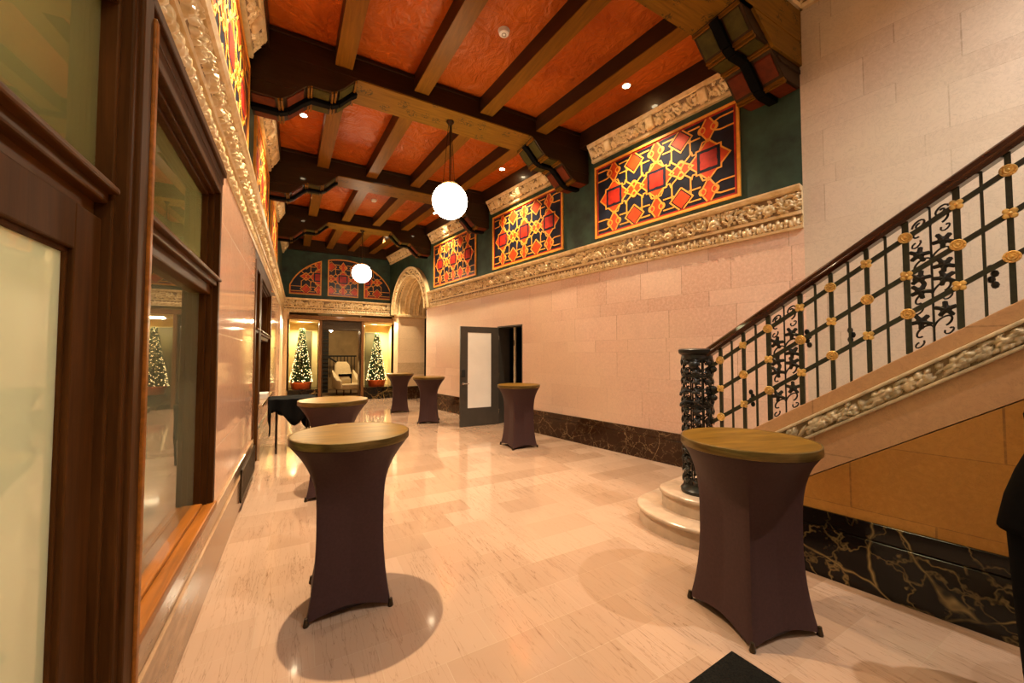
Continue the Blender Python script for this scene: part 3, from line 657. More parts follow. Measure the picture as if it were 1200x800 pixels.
# far lunette in three pieces (local y runs to -x)
Z0 = 3.78; cx = 1.33; Rr = 1.42
def lun(x0, x1):
    pts = [(x1, Z0)]+[(x1+(x0-x1)*k/10, 0) for k in range(11)]+[(x0, Z0)]; out = []
    for k, (x, z) in enumerate(pts):
        if 0 < k < len(pts)-1: z = Z0-.18+(1.52)*math.sqrt(max(0, 1-((x-cx)/1.78)**2))
        z = max(z, Z0); out.append((-(x), z))
    r = []
    for p in out:
        if not r or math.hypot(p[0]-r[-1][0], p[1]-r[-1][1]) > .01: r.append(p)
    if math.hypot(r[0][0]-r[-1][0], r[0][1]-r[-1][1]) < .01: r.pop()
    return r
for (a, b), n_ in zip(((-.36, .60), (.84, 1.84), (2.07, 3.02)), ('left quarter', 'middle', 'right quarter')):
    painted_panel('%s painted star panel of the half-round lunette on the far wall' % n_, (0, YF, 0), PI/2, lun(a, b), .40, 1.2, Z0+.62, -cx, 3, 'lunette panels on the far wall')

# ------------------------------------------------------------------ left wall windows
G = -.675
def window_unit(name, y0, y1, zb, zbar, ztop, lower, upper, stile=(.12, .12), door=False, fx=XL+.04, G=-.675):
    t = struct_root(name, (0, 0, 0)); xf = fx
    f = MB()
    f.box(G-.08, xf, y0, y0+stile[0], zb, ztop); f.box(G-.08, xf, y1-stile[1], y1, zb, ztop); f.box(G-.08, xf, y0+stile[0], y1-stile[1], ztop-.1, ztop)
    for k in range(0 if door else 2):      # stepped inner mouldings
        d = .02*(k+1); f.box(G-.05, xf-.035*(k+1), y0+stile[0], y0+stile[0]+d, zb, ztop); f.box(G-.05, xf-.035*(k+1), y1-stile[1]-d, y1-stile[1], zb, ztop); f.box(G-.05, xf-.035*(k+1)-.001, y0+stile[0]+d, y1-stile[1]-d, ztop-.1-d, ztop-.09)
    f.build('frame', M['wood'], t, bevel=.006)
    b = MB(); b.box(G-.06, xf-.01, y0+stile[0], y1-stile[1], zbar-.035, zbar+.035); b.box(G-.06, xf+.02, y0+stile[0], y1-stile[1], zbar-.0, zbar+.025); b.box(G-.06, xf-.045, y0+stile[0], y1-stile[1], zbar-.1, zbar+.08)
    b.build('transom_bar', M['woody'], t, bevel=.008)
    if door:
        d = MB(); a0, a1 = y0+stile[0]+.005, y1-stile[1]-.005; z1 = zbar-.09
        d.box(G-.03, G+.03, a0+.17, a1-.17, zb, zb+.3); d.box(G-.03, G+.03, a0+.17, a1-.17, z1-.145, z1); d.box(G-.03, G+.03, a0, a0+.17, zb, z1); d.box(G-.03, G+.03, a1-.17, a1, zb, z1)
        d.box(G-.02, G+.015, a1-.185, a1-.165, zb+.3, z1-.14); d.box(G-.02, G+.015, a0+.17, a1-.17, z1-.16, z1-.14)
        d.build('door_leaf', M['wood'], t, bevel=.005)
        MB().box(G-.006, G+.006, a0+.16, a1-.16, zb+.28, z1-.13).build('frosted_pane', lower, t)
    else:
        MB().box(G-.006, G+.006, y0+stile[0], y1-stile[1], zb, zbar).build('lower_pane', lower, t)
    MB().box(G-.006, G+.006, y0+stile[0], y1-stile[1], zbar, ztop-.1).build('transom_pane', upper, t)
    return t
w1 = window_unit('window_1', -1.3, 1.9, .02, 2.19, 2.98, M['frost'], M['hazy'], (.06, .06), True, XL+.015, -.64)
w2 = window_unit('window_2', 2.0, 3.72, .50, 2.19, 2.98, M['slight'], M['hazy'], (.04, .06))
s_ = MB(); s_.box(G-.06, XL+.06, 1.98, 3.71, .47, .52); s_.box(G-.02, XL-.01, 1.98, 3.6, .52, .545); s_.build('sill', M['sill'], w2, bevel=.008)
mu = MB(); mu.box(G-.08, XL+.05, 1.86, 2.04, 0, ZF0); mu.box(G-.08, XL+.065, 1.90, 2.0, 0, ZF0)
mu.box(G-.08, XL+.045, -1.4, 3.73, 2.97, ZF0+.02); mu.box(G-.08, XL+.065, -1.4, 3.73, 3.03, 3.08)
tr2 = struct_root('trim_2'); mu.build('window_post', M['wood'], tr2, bevel=.008)
MB().box(XL+.0, XL+.075, 1.995, 2.03, 0, 2.98).build('lit_edge_bead', M['sill'], tr2, bevel=.006)  # amber colour stands in for light on the post's edge
window_unit('window_3', 6.4, 7.2, .02, 2.0, 2.98, M['glass'], M['glass'], (.16, .16), True)
w4 = window_unit('window_4', 7.2, 9.75, .83, 2.0, 2.98, M['glass'], M['glass'], (.16, .16))
MB().box(G-.06, XL+.09, 7.2, 9.75, .80, .85).build('sill', M['tanbase'], w4, bevel=.006)
MB().box(-.72, XL+.03, 6.38, 9.75, 2.96, ZF0+.01).build('head_rail', M['wood'], tr2)
tag(MB().box(-.09, .09, -.2, .2, 0, .09).build('paper_box', M['white'], None, bevel=.006, loc=(XL-.0, 8.4, .85)), 'small white box lying on the marble window ledge at far left', 'box')
# room behind the windows
m = MB(); m.box(-3.3, -3.2, -1.8, 10, 0, 3.3); m.box(-3.3, -.76, -1.9, -1.8, 0, 3.3); m.box(-3.3, -.76, 5.0, 5.1, 0, 3.3); m.box(-3.3, -.76, 9.9, 10, 0, 3.3); m.box(-3.3, -.74, -1.9, 10, 3.2, 3.3)
o = m.build('wall_next_room', simple('pale_green_plaster', (.50, .50, .28, 1), .7, 0, .06, 2, .03)); st(o)
# vent grille in the left base
t = thing('vent_grille', 'bronze air vent grille in the tan marble base of the left wall', 'vent', (XL+.072, 5.57, 0))
MB().box(0, .018, -.66, .66, .09, .12).box(0, .018, -.66, .66, .40, .43).box(0, .018, -.66, -.62, .09, .43).box(0, .018, .62, .66, .09, .43).build('frame', M['darkmetal'], t, bevel=.003)
m = MB(); m.box(0, .004, -.63, .63, .11, .41)
for k in range(31): m.box(.003, .014, -.61+.0405*k, -.595+.0405*k, .12, .40)
m.build('slats', M['darkmetal'], t)

# ------------------------------------------------------------------ far entrance
po = thing('entrance_portal', 'bronze framed doorway between the two tree niches on the far wall', 'doorway', (0, YF, 0))
MB().box(-.36, 3.12, -.12, .2, 2.88, 3.03).build('header', M['portal'], po, bevel=.01)
for a, b in ((.56, .66), (1.98, 2.08)): MB().box(a, b, -.10, .85, 0, 2.88).build('post', M['portal'], po, bevel=.015)
MB().box(.66, 1.98, 0, .1, 2.57, 2.88).build('transom_panel', M['darkmetal'], po, bevel=.01)
m = MB(); m.box(.66, 1.98, -.02, .12, 2.53, 2.58); m.box(.66, .70, -.02, .12, 0, 2.55); m.box(1.94, 1.98, -.02, .12, 0, 2.55); m.build('inner_frame', M['darkmetal'], po, bevel=.006)
for nm, a, b, pa, pb in (('left', -.36, .56, .02, .36), ('right', 2.08, 3.12, 2.24, 2.62)):
    t = thing('tree_niche', 'lit yellow niche with dark marble ledge to the %s of the far doorway' % nm, 'niche', ((a+b)/2, YF, 0), 0, 'niches on the far wall')
    w = (b-a)/2; cxn = (a+b)/2
    m = MB(); m.box(-w, w, .85, .95, .4, 2.88); m.box(-w-.05, -w, 0, .95, .4, 2.88); m.box(w, w+.05, 0, .95, .4, 2.88); m.box(-w, w, 0, .95, 2.80, 2.9); m.build('lining', M['niche'], t)
    MB().box(pa-cxn, pb-cxn, .80, .86, .4, 2.52).build('dark_panel', M['olive'], t, bevel=.006)
    m = MB(); n = 16; pl = [(-w-.02, .9)]+[(-w-.02+(2*w+.04)*k/n, -.06-.14*math.sin(PI*k/n)) for k in range(n+1)]+[(w+.02, .9)]
    m.prism(pl, 'z', 0, .40); m.build('plinth', M['skirt'], t)
    pl2 = [(x, y-(.03 if y < .5 else 0)) for x, y in pl]; MB().prism(pl2, 'z', .40, .44).build('ledge', M['skirt'], t, bevel=.006)
    L = bpy.data.lights.new('niche_lamp', 'AREA'); L.energy = 105; L.color = (1, .82, .50); L.size = .5; L.shape = 'RECTANGLE'; L.size_y = .2
    lo = bpy.data.objects.new('niche_lamp', L); col.objects.link(lo); lo.location = (cxn, YF+.2, 2.78); lo.rotation_euler = (R(-18), 0, 0)
# back room
m = MB(); m.box(-1.5, 6, 20.5, 20.6, 0, 3.6); m.box(-1.5, -1.4, YF+.95, 20.6, 0, 3.6); m.box(5.9, 6, YF+.95, 20.6, 0, 3.6); m.box(-1.5, 6, YF+.95, 20.6, 3.5, 3.6)
m.box(-1.5, .56, YF+.96, YF+1.06, 0, 3.6); m.box(2.08, 6, YF+.96, YF+1.06, 0, 3.6)
st(m.build('wall_back_room', simple('tan_back_room_plaster', (.40, .27, .12, 1), .8, 0, .15, 2, .05)))
t = thing('dark_shutter', 'dark slatted panel standing at the left inside the far doorway', 'shutter', (.78, 18.6, 0))
m = MB(); m.box(-.35, .3, 0, .05, 0, 2.9); m.build('board', M['void'], t)
m = MB()
for k in range(16): m.box(-.35, .3, -.03, 0, .1+.17*k, .13+.17*k)
m.build('slats', M['darkmetal'], t)
t = thing('stair_railing', 'dark stair railing behind the cream armchair seen through the far doorway', 'railing', (1.6, 19.7, 0))
MB().box(-.6, .75, -.03, .03, 1.55, 1.62).build('handrail', M['void'], t, bevel=.01)
m = MB(); m.tube([(-.55, 0, 1.6), (.1, 0, 1.15)], .04, 6); m.build('sloping_rail', M['void'], t)
for k in range(9): MB().box(-.55+.15*k, -.52+.15*k, -.015, .015, .6, 1.56).build('baluster', M['void'], t)
t = thing('wall_sconce', 'small bright lamp high up inside the far doorway', 'lamp', (1.20, 19.2, 2.75))
MB().sphere((0, 0, 0), .07, 12).build('bulb', M['down'], t, smooth=True)
MB().tube([(0, 0, .06), (0, 0, .75)], .012, 6).build('stem', M['darkmetal'], t)
# armchair
t = thing('armchair', 'cream high-backed lounge armchair seen through the far doorway', 'armchair', (1.72, 17.35, 0), R(20))
def loft(rings, mb, caps=True):
    n = len(rings[0]); vs = [p for r in rings for p in r]; fs = []
    for i in range(len(rings)-1):
        for k in range(n): fs.append((i*n+k, i*n+(k+1) % n, (i+1)*n+(k+1) % n, (i+1)*n+k))
    if caps: fs += [tuple(range(n-1, -1, -1)), tuple(range((len(rings)-1)*n, len(rings)*n))]
    mb.add(vs, fs)
def rrect(cx_, cy_, w, d, z, e=4, n=28): return [(cx_+w*math.copysign(abs(math.cos(a))**(2/e), math.cos(a)), cy_+d*math.copysign(abs(math.sin(a))**(2/e), math.sin(a)), z) for a in (2*PI*k/n for k in range(n))]
m = MB(); loft([rrect(0, -.05, .38, .36, .22), rrect(0, -.05, .44, .42, .27), rrect(0, -.05, .45, .43, .42), rrect(0, -.05, .42, .40, .46)], m); m.build('seat', M['chair'], t, smooth=True)
m = MB(); rs = []
for k in range(9):
    f_ = k/8; z = .3+1.05*f_; rs.append(rrect(0, .28+.22*f_, .40-.12*f_**2-(.08 if k == 8 else 0), .10-.02*f_, z, 3))
loft(rs, m); m.build('backrest', M['chair'], t, smooth=True)
for s in (-1, 1):
    m = MB(); rs = []
    for k in range(7): f_ = k/6; rs.append(rrect(s*.42, -.32+.62*f_, .065, .06+.0*f_, 0, 3, 16))
    m = MB(); loft([[(x, y, .28+.0) for x, y, z in rrect(s*.42, -.02, .06, .42, 0, 3)], [(x, y, .55+max(0, y)*.9) for x, y, z in rrect(s*.44, -.02, .075, .42, 0, 3)], [(x, y, .60+max(0, y)*1.1) for x, y, z in rrect(s*.44, -.02, .05, .39, 0, 3)]], m)
    m.build('arm', M['chair'], t, smooth=True)
for x in (-.3, .3):
    for y in (-.36, .28): MB().lathe([(.03, 0), (.022, .24)], 10, (x, y, 0)).build('leg', M['wood'], t, smooth=True)
t = thing('cushion', 'dark and cream square cushion leaning in the armchair beyond the doorway', 'cushion', (1.63, 17.18, .66), R(20))
m = MB(); loft([rrect(0, -.06, .02, .02, -.24+.0), rrect(0, -.06, .22, .05, -.2), rrect(0, -.03, .24, .08, 0), rrect(0, .02, .22, .05, .2), rrect(0, .03, .02, .02, .24)], m); m.build('cover', M['chair'], t, smooth=True)
m = MB(); m.box(-.24, .24, -.09, .11, .1, .2); m.box(.14, .245, -.1, .11, -.2, .16); m.build('dark_border', M['black'], t, bevel=.02)

# ------------------------------------------------------------------ christmas trees
def tree(label, x, y, z, h, r, seed):
    rn = random.Random(seed); t = thing('christmas_tree', label, 'christmas tree', (x, y, z), 0, 'lit christmas trees in the niches')
    MB().lathe([(.0, 0), (.28, 0), (.295, .02), (.33, .20), (.345, .235), (.335, .245), (.315, .23), (0, .22)], 28).build('pot', M['terracotta'], t, smooth=True)
    MB().tube([(0, 0, .2), (0, 0, h-.05)], [.03, .008], 8).build('trunk', M['bark'], t)
    fo = MB(); bl_ = MB()
    for k in range(3600):
        f_ = rn.random()**1.5; zz = .22+f_*(h-.30); rr = r*(1-f_*.93)*(.55+.45*rn.random()**.5); a = rn.random()*2*PI
        d = Vector((math.cos(a), math.sin(a), rn.uniform(-.35, .25))); p = Vector((math.cos(a)*rr*.65, math.sin(a)*rr*.65, zz)); L = .09*(1-.4*f_)
        s_ = d.cross(Vector((0, 0, 1))).normalized()*.012
        for q in range(4):
            b0 = p+d*L*q*.3; dd = (d+Vector((rn.uniform(-.5, .5), rn.uniform(-.5, .5), rn.uniform(-.4, .5)))).normalized()*L*.75
            s2 = dd.cross(Vector((rn.uniform(-1, 1), rn.uniform(-1, 1), 1))).normalized()*.011
            fo.add([b0-s2, b0+s2, b0+dd], [(0, 1, 2)])
    fo.build('foliage', M['needle'], t)
    for k in range(330):
        f_ = rn.random()**1.35; a = rn.random()*2*PI; rr = r*(1-f_*.93)*1.0+.012; bl_.sphere((math.cos(a)*rr, math.sin(a)*rr, .24+f_*(h-.32)), .010, 6)
    o = bl_.build('string_lights', M['bulb'], t); o['kind'] = 'stuff'
    return t
tree('lit christmas tree in a red pot standing in the left niche of the far wall', .04, YF+.32, .44, 2.22, .36, 3)
tree('lit christmas tree in a red pot standing in the right niche of the far wall', 2.60, YF+.32, .44, 2.12, .36, 5)

# ------------------------------------------------------------------ office door, in the right wall
dr = struct_root('door_1', RO, TA)
m = MB(); m.box(0, TH, DY0-.0, DY0+.03, 0, DZ); m.box(0, TH, DY1-.03, DY1, 0, DZ); m.box(0, TH, DY0, DY1, DZ-.03, DZ); m.build('frame', M['doorpaint'], dr)
o = Matrix.Translation(RO) @ Matrix.Rotation(TA, 4, 'Z') @ Vector((-.01, DY1-.03, 0))
lf = struct_root('door_2', o, PI+R(-.5))         # the open leaf: local +x runs from the hinge into the hall
DW = .97
m = MB(); hz = 2.29
m.box(0, .2, 0, .045, .008, hz); m.box(DW-.18, DW, 0, .045, .008, hz); m.box(.2, DW-.18, 0, .045, .008, .42); m.box(.2, DW-.18, 0, .045, hz-.14, hz); lfm = m.build('door_leaf', M['doorpaint'], lf)
m = MB(); m.box(.2, DW-.18, .004, .041, .42, hz-.14); m.build('white_pane', M['doorglass'], lf)
m = MB()
for s_, yy in ((1, .045), (-1, 0)):
    m.tube([(DW-.07, yy, .98), (DW-.07, yy+s_*.05, .98), (DW-.19, yy+s_*.055, .98)], .011, 10); m.lathe([(.03, 0), (.03, .012), (.02, .014)], 16, M=Matrix.Translation((DW-.07, yy, .98)) @ Matrix.Rotation(-s_*PI/2, 4, 'X'))
m.build('lever_handle', M['chrome'], lf, smooth=True)
MB().box(DW-.115, DW-.025, .045, .07, 1.13, 1.30).build('keypad_lock', M['void'], lf, bevel=.012)
m = MB()
for z in (.25, 1.1, 2.0): m.tube([(-.005, .05, z), (-.005, .05, z+.1)], .009, 8)
m.build('hinge', M['chrome'], lf)
# dark closet behind, with an upright pale door edge
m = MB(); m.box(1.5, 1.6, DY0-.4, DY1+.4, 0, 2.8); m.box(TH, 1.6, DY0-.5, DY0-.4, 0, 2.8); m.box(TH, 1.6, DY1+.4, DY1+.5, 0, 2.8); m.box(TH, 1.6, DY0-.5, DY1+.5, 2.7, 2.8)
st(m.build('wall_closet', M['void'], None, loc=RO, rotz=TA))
o = Matrix.Translation(RO) @ Matrix.Rotation(TA, 4, 'Z') @ Vector((.12, DY1-.52, 0))
d3 = struct_root('door_3', o, TA)
MB().box(0, .04, 0, .05, .01, DZ-.04).build('pale_door_edge', simple('raw_pale_wood', (.55, .45, .28, 1), .5), d3, bevel=.004)
MB().box(-.004, .045, .012, .055, 1.85, 1.98).build('hinge', M['darkmetal'], d3)
o = Matrix.Translation(RO) @ Matrix.Rotation(TA, 4, 'Z') @ Vector((-.03, ry(8.95), .33))
t = thing('door_stop', 'small dark round door stop on the marble base behind the open grey door', 'door stop', o, TA)
MB().lathe([(.05, 0), (.05, .015), (.02, .02)], 16, M=Matrix.Rotation(-PI/2, 4, 'Y')).build('plate', M['darkmetal'], t, smooth=True)
MB().sphere((-.05, 0, 0), .045, 14).build('knob', M['void'], t, smooth=True)

# ------------------------------------------------------------------ staircase and balustrade
SO = (3.402, 1.56, 0); SA = math.atan(.17); SC = math.cos(SA)
SW = 1.52
sy = lambda y: (y-1.56)/SC
SL = .68*SC                                         # rise per metre along the stair
zs_ = lambda q: 1.225-SL*(q)                        # stringer top at local y=q (q<0 further up)
zr_ = lambda q: 2.09-.70*SC*(q)                     # handrail underside
TOPQ = -3.6; NQ = sy(2.36)
sr = thing('staircase', 'cream marble staircase with rounded bottom steps rising along the right wall', 'staircase', SO, SA)
# two bullnose steps round the newel
def bull(cy, ext, z0, z1, name):
    n = 30; pts = [(SW, ext[1])]
    cxx, r1, r2 = ext[2], ext[3], ext[4]
    pts = [(SW, cy+r2), (cxx, cy+r2)]+[(cxx-r1*math.sin(PI*k/n), cy+r2*math.cos(PI*k/n)) for k in range(1, n)]+[(cxx, cy-r2), (SW, cy-r2)]
    m = MB(); sh = lambda d: [(x+(d if x < SW-.01 else 0)*0, y) for x, y in pts]
    inn = [(x if x >= SW-.01 else cxx+(x-cxx)*(1-.025/r1), cy+(y-cy)*(1-.025/r2)) for x, y in pts]
    m.prism(inn, 'z', z0, z1-.045); o = m.build(name, M['step'], sr)
    MB().prism(pts, 'z', z1-.045, z1).build('tread_nosing', M['step'], o, bevel=.018, seg=3)
    return o
bull(NQ+.02, (0, 0, .02, .43, .56), 0, .17, 'bottom_step')
bull(NQ+.0, (0, 0, .02, .235, .36), .17, .34, 'second_step')
for k in range(15):
    q = NQ-.36-.26*k; m = MB(); z1 = .34+.178*(k+1)
    m.box(.12, SW, q-.26-.0, q+.0, max(0, z1-.35), z1); m.box(.12, SW, q, q+.02, z1-.04, z1); m.build('step', M['step'], sr, bevel=.006)
# side wall below the stringer: lower ashlar, sloping slab, curb
q0 = sy(2.18); zc2 = lambda q: zs_(q)-.60
def sideprism(name, lo, hi, x0, x1, mat, bev=0, qa=q0, qb=TOPQ):
    n = 24; qs = [qa+(qb-qa)*k/n for k in range(n+1)]; poly = [(q, max(lo(q), 0)) for q in qs]+[(q, max(hi(q), lo(q)+.004, .004)) for q in reversed(qs)]
    return MB().prism(poly, 'x', x0, x1).build(name, mat, sr, bevel=bev)
sideprism('lower_stone_panel', lambda q: .0, lambda q: max(.02, zs_(q)-.56), 0, .14, M['ochre'])
sideprism('sloping_stone_slab', lambda q: max(.01, zs_(q)-.553), lambda q: zs_(q)-.26, -.004, .14, M['slab'], .003)
sideprism('curb', lambda q: zs_(q)-.11, lambda q: zs_(q), -.03, .16, M['slab'], .006)
t_ = MB()
def band(q): return [(q, 0)]
sideprism('frieze_moulding', lambda q: zs_(q)-.275, lambda q: zs_(q)-.25, -.05, 0, M['stonecarve'], .008)
sideprism('frieze_moulding', lambda q: zs_(q)-.135, lambda q: zs_(q)-.108, -.055, 0, M['stonecarve'], .008)
sideprism('frieze_ground', lambda q: zs_(q)-.26, lambda q: zs_(q)-.11, -.02, .14, M['stoneground'])
relief_obj('carved_grape_frieze', sr, ('stonecarve', 'stoneground'), y0=TOPQ, y1=q0, z0=zs_(TOPQ)-.25, z1=zs_(TOPQ)-.135, x0=-.022, x1=-.022, motif=motif_grape, per=.36, hh=.045, dy=.006, nz=20, slope=-SL, seed=4)
sk = MB(); sk.box(-.03, 0, TOPQ, q0+.1, 0, .36); sk.box(-.022, 0, TOPQ, q0+.1, .364, .48); sk.build('marble_skirting', M['skirt'], sr, bevel=.004)

# newel
nw = thing('newel_post', 'black openwork cast iron newel post standing on the rounded bottom steps', 'newel post', (*(Matrix.Translation(SO) @ Matrix.Rotation(SA, 4, 'Z') @ Vector((.06, NQ, 0)))[:2], .34), SA)
NH = 1.34; NRr = .125
MB().lathe([(NRr+.03, 0), (NRr+.035, .03), (NRr+.01, .06), (NRr+.005, .09)], 32).build('base_ring', M['iron'], nw, smooth=True)
MB().lathe([(NRr, NH-.1), (NRr+.015, NH-.08), (NRr+.01, NH-.05), (NRr+.035, NH-.03), (NRr+.04, NH), (NRr+.02, NH+.012), (0, NH+.015)], 32).build('cap', M['iron'], nw, smooth=True)
m = MB()
for k in range(8):
    a = 2*PI*k/8; m.tube([(NRr*math.cos(a), NRr*math.sin(a), .06), (NRr*math.cos(a), NRr*math.sin(a), NH-.08)], .008, 6)
for z in (.42, .80, 1.08): m.lathe([(NRr-.012, z), (NRr+.012, z+.005), (NRr+.012, z+.025), (NRr-.012, z+.03), (NRr-.012, z)], 28)
rn = random.Random(11)
def cyl(a, z, r=NRr): return (r*math.cos(a), r*math.sin(a), z)
for k in range(8):                                        # leafy tracery wrapped round the post
    for j in range(13):
        a = 2*PI*(k+.5)/8; z = .12+.092*j; s_ = 1 if (j+k) % 2 else -1
        m.tube([cyl(a+s_*(.36-.03*q)*math.cos(q*.62)*.95, z+(.045-.003*q)*math.sin(q*.62)) for q in range(11)], .0065, 5)
        c0 = Vector(cyl(a, z, NRr+.01)); n_ = Vector((math.cos(a), math.sin(a), 0)); u = Vector((-math.sin(a), math.cos(a), 0)); w = Vector((0, 0, 1))
        vs = [c0+n_*.012]; L = 10; ph = rn.random()*6
        for q in range(L): rr = .05 if q % 2 == 0 else .024; vs.append(c0+u*rr*math.cos(2*PI*q/L+ph)+w*rr*math.sin(2*PI*q/L+ph))
        vs.append(c0-n_*.006); m.add(vs, [(0, 1+q, 1+(q+1) % L) for q in range(L)]+[(L+1, 1+(q+1) % L, 1+q) for q in range(L)])
m.build('openwork_tracery', M['iron'], nw)
for z in (.95, .85):
    m = MB(); m.tube([(-.01-NRr*.9, .0, z), (-NRr-.06, .03, z+.015), (-NRr-.085, .05, z-.01), (-NRr-.07, .06, z-.03)], .014, 8); m.build('leaf_hook', M['iron'], nw, smooth=True)
for z in (1.16, .98, .90): MB().sphere((-.02, -NRr-.03, z), .035, 10, sc=(.7, 1.1, .9)).build('leaf_boss', M['iron'], nw, smooth=True)
MB().sphere((-NRr, -.03, 1.2), .045, 12).build('leaf_boss', M['iron'], nw, smooth=True)

# balustrade
ba = thing('stair_balustrade', 'black wrought iron stair balustrade with gilt rosettes and dark wooden handrail', 'balustrade', SO, SA)
BX = .05
hp = [(BX-.035, 0), (BX+.035, 0), (BX+.05, .02), (BX+.045, .035), (BX+.032, .045), (BX+.03, .07), (BX+.015, .085), (BX-.015, .085), (BX-.03, .07), (BX-.032, .045), (BX-.045, .035), (BX-.05, .02)]
hp = [(BX+(x-BX)*1.2, z*1.15) for x, z in hp]; qa, qb = NQ-.1, TOPQ
m = MB(); n = len(hp); vs = [(x, qa, zr_(qa)+z) for x, z in hp]+[(x, qb, zr_(qb)+z) for x, z in hp]
m.add(vs, [tuple(range(n)), tuple(range(2*n-1, n-1, -1))]+[(i, (i+1) % n, n+(i+1) % n, n+i) for i in range(n)]); m.build('handrail', M['rail'], ba, smooth=True)
RD = (-.10, -.355, -.61)
for d in RD:
    m = MB(); m.add([(BX+a, q, zr_(q)+d+b) for q in (qa, qb) for a, b in ((-.008, -.019), (.008, -.019), (.008, .019), (-.008, .019))], [(0, 1, 2, 3), (7, 6, 5, 4), (0, 4, 5, 1), (1, 5, 6, 2), (2, 6, 7, 3), (3, 7, 4, 0)])
    m.build('sloping_rail', M['irongreen'], ba)
def bar(q, r, z0, z1, nm): MB().box(BX-r*.8, BX+r*.8, q-r, q+r, z0, z1).build(nm, M['irongreen'], ba)
# world y read off for each post, then continuing up the flight beyond the frame
PQ = [sy(y) for y in (2.14, 1.95, 1.76, 1.54, 1.35, 1.15, .955, .73, .53)]; step = .197
while PQ[-1] > TOPQ+.25: PQ.append(PQ[-1]-step)
def rosette(q, z, kind):
    m = MB(); Mx = Matrix.Translation((BX-.012, q, z)) @ Matrix.Rotation(-PI/2, 4, 'Y')
    if kind:
        m.lathe([(.0, .0), (.034, .0), (.036, .008), (.03, .014), (.024, .010), (.018, .018), (.010, .014), (.006, .022), (0, .024)], 20, M=Mx)
        for s_ in range(10): a = 2*PI*s_/10; p = Mx @ Vector((.029*math.cos(a), .029*math.sin(a), .013)); m.sphere(p, .006, 6)
    else:
        for s_ in range(4):
            a = PI/4+PI/2*s_; p = Mx @ Vector((.020*math.cos(a), .020*math.sin(a), .006)); m.sphere(p, .017, 8, sc=(.6, 1, 1))
        m.sphere(Mx @ Vector((0, 0, .012)), .011, 8)
    m.build('gilt_rosette', M['gold'], ba, smooth=True)
panels = [(2, 3), (6, 7), (11, 12), (16, 17)]
for i, q in enumerate(PQ):
    inp = any(i in p for p in panels); bar(q, .016 if inp else .013, zs_(q), zr_(q)+.01, 'post')
    for k, d in enumerate(RD): rosette(q, zr_(q)+d, (i+k) % 2 == 0)
    if i+1 < len(PQ) and not any(i == p[0] for p in panels): bar((q+PQ[i+1])/2, .0075, zs_((q+PQ[i+1])/2), zr_((q+PQ[i+1])/2)+.01, 'baluster')
bar(sy(2.24), .0075, zs_(sy(2.24)), zr_(sy(2.24)), 'baluster')
def leaf(m, q, z, r, ph):
    L = 25; vs = [(BX-.022, q, z)]
    for s_ in range(L): rr = r*(1, .92, .5, .5, .92)[s_ % 5]; vs.append((BX-.01, q+rr*math.cos(2*PI*s_/L+ph), z+rr*math.sin(2*PI*s_/L+ph)))
    vs.append((BX+.008, q, z)); m.add(vs, [(0, 1+s_, 1+(s_+1) % L) for s_ in range(L)]+[(L+1, 1+(s_+1) % L, 1+s_) for s_ in range(L)]); return m
for a, b in panels:
    if b >= len(PQ): continue
    qa_, qb_ = PQ[a], PQ[b]; qc = (qa_+qb_)/2; hw = abs(qa_-qb_)/2-.016; sg = lambda q: -SL*(q-qc)
    m = MB(); zb, zt = zs_(qc), zr_(qc); H_ = zt-zb
    m.tube([(BX, qc, zb), (BX, qc, zt)], .006, 6)
    lvs = []
    for j in range(4):
        zc = zb+H_*(.02+.25*j)
        for s_ in (1, -1):
            P = []
            for k in range(15):                              # branch that leaves the stem and curls over
                f_ = k/14; an = f_*4.6; rr = hw*.50*(1-.62*f_)
                P.append((BX, qc+s_*(hw*.50-rr*math.cos(an)*(1)), zc+.075+rr*math.sin(an)+.0))
            m.tube([(BX, qc, zc-.03)]+[(x, y, z+sg(y)) for x, y, z in P], .0062, 5)
            P = [(BX, qc+s_*(hw*.70+hw*.26*math.cos(k*.6+2.6)*(1-k/16)), zc+.015+hw*.26*math.sin(k*.6+2.6)*(1-k/16)) for k in range(10)]
            m.tube([(x, y, z+sg(y)) for x, y, z in P], .0055, 5)
            yl = qc+s_*hw*.55; zl = zc+(.135 if j in (1, 3) else .155)
            if j != 3: lvs.append(leaf(MB(), yl, zl+sg(yl), .054, j+s_))
            if j == 1: lvs.append(leaf(MB(), yl, zl+.085+sg(yl), .054, j*2+s_))
            if j == 3:
                P = [(BX, qc+s_*(hw*.5+hw*.34*math.cos(k*.5)*(1-k/22)), zt-.07+hw*.34*math.sin(k*.5)*(1-k/22)) for k in range(18)]
                m.tube([(x, y, z+sg(y)) for x, y, z in P], .0065, 5)
    o = m.build('scroll_panel', M['iron'], ba)
    for lv in lvs: lv.build('vine_leaf', M['iron'], o)
for y, z in ((1.90, 1.26), (1.50, 1.76), (1.245, 1.76), (.60, 2.10)):
    m = MB(); q = sy(y)
    for k in range(4): m.sphere((BX+.02, q+(.008 if k % 2 else -.006), z-.05+.034*k), .024, 8, sc=(.7, .75, 1))
    m.build('leaf_drop', M['iron'], ba, smooth=True)

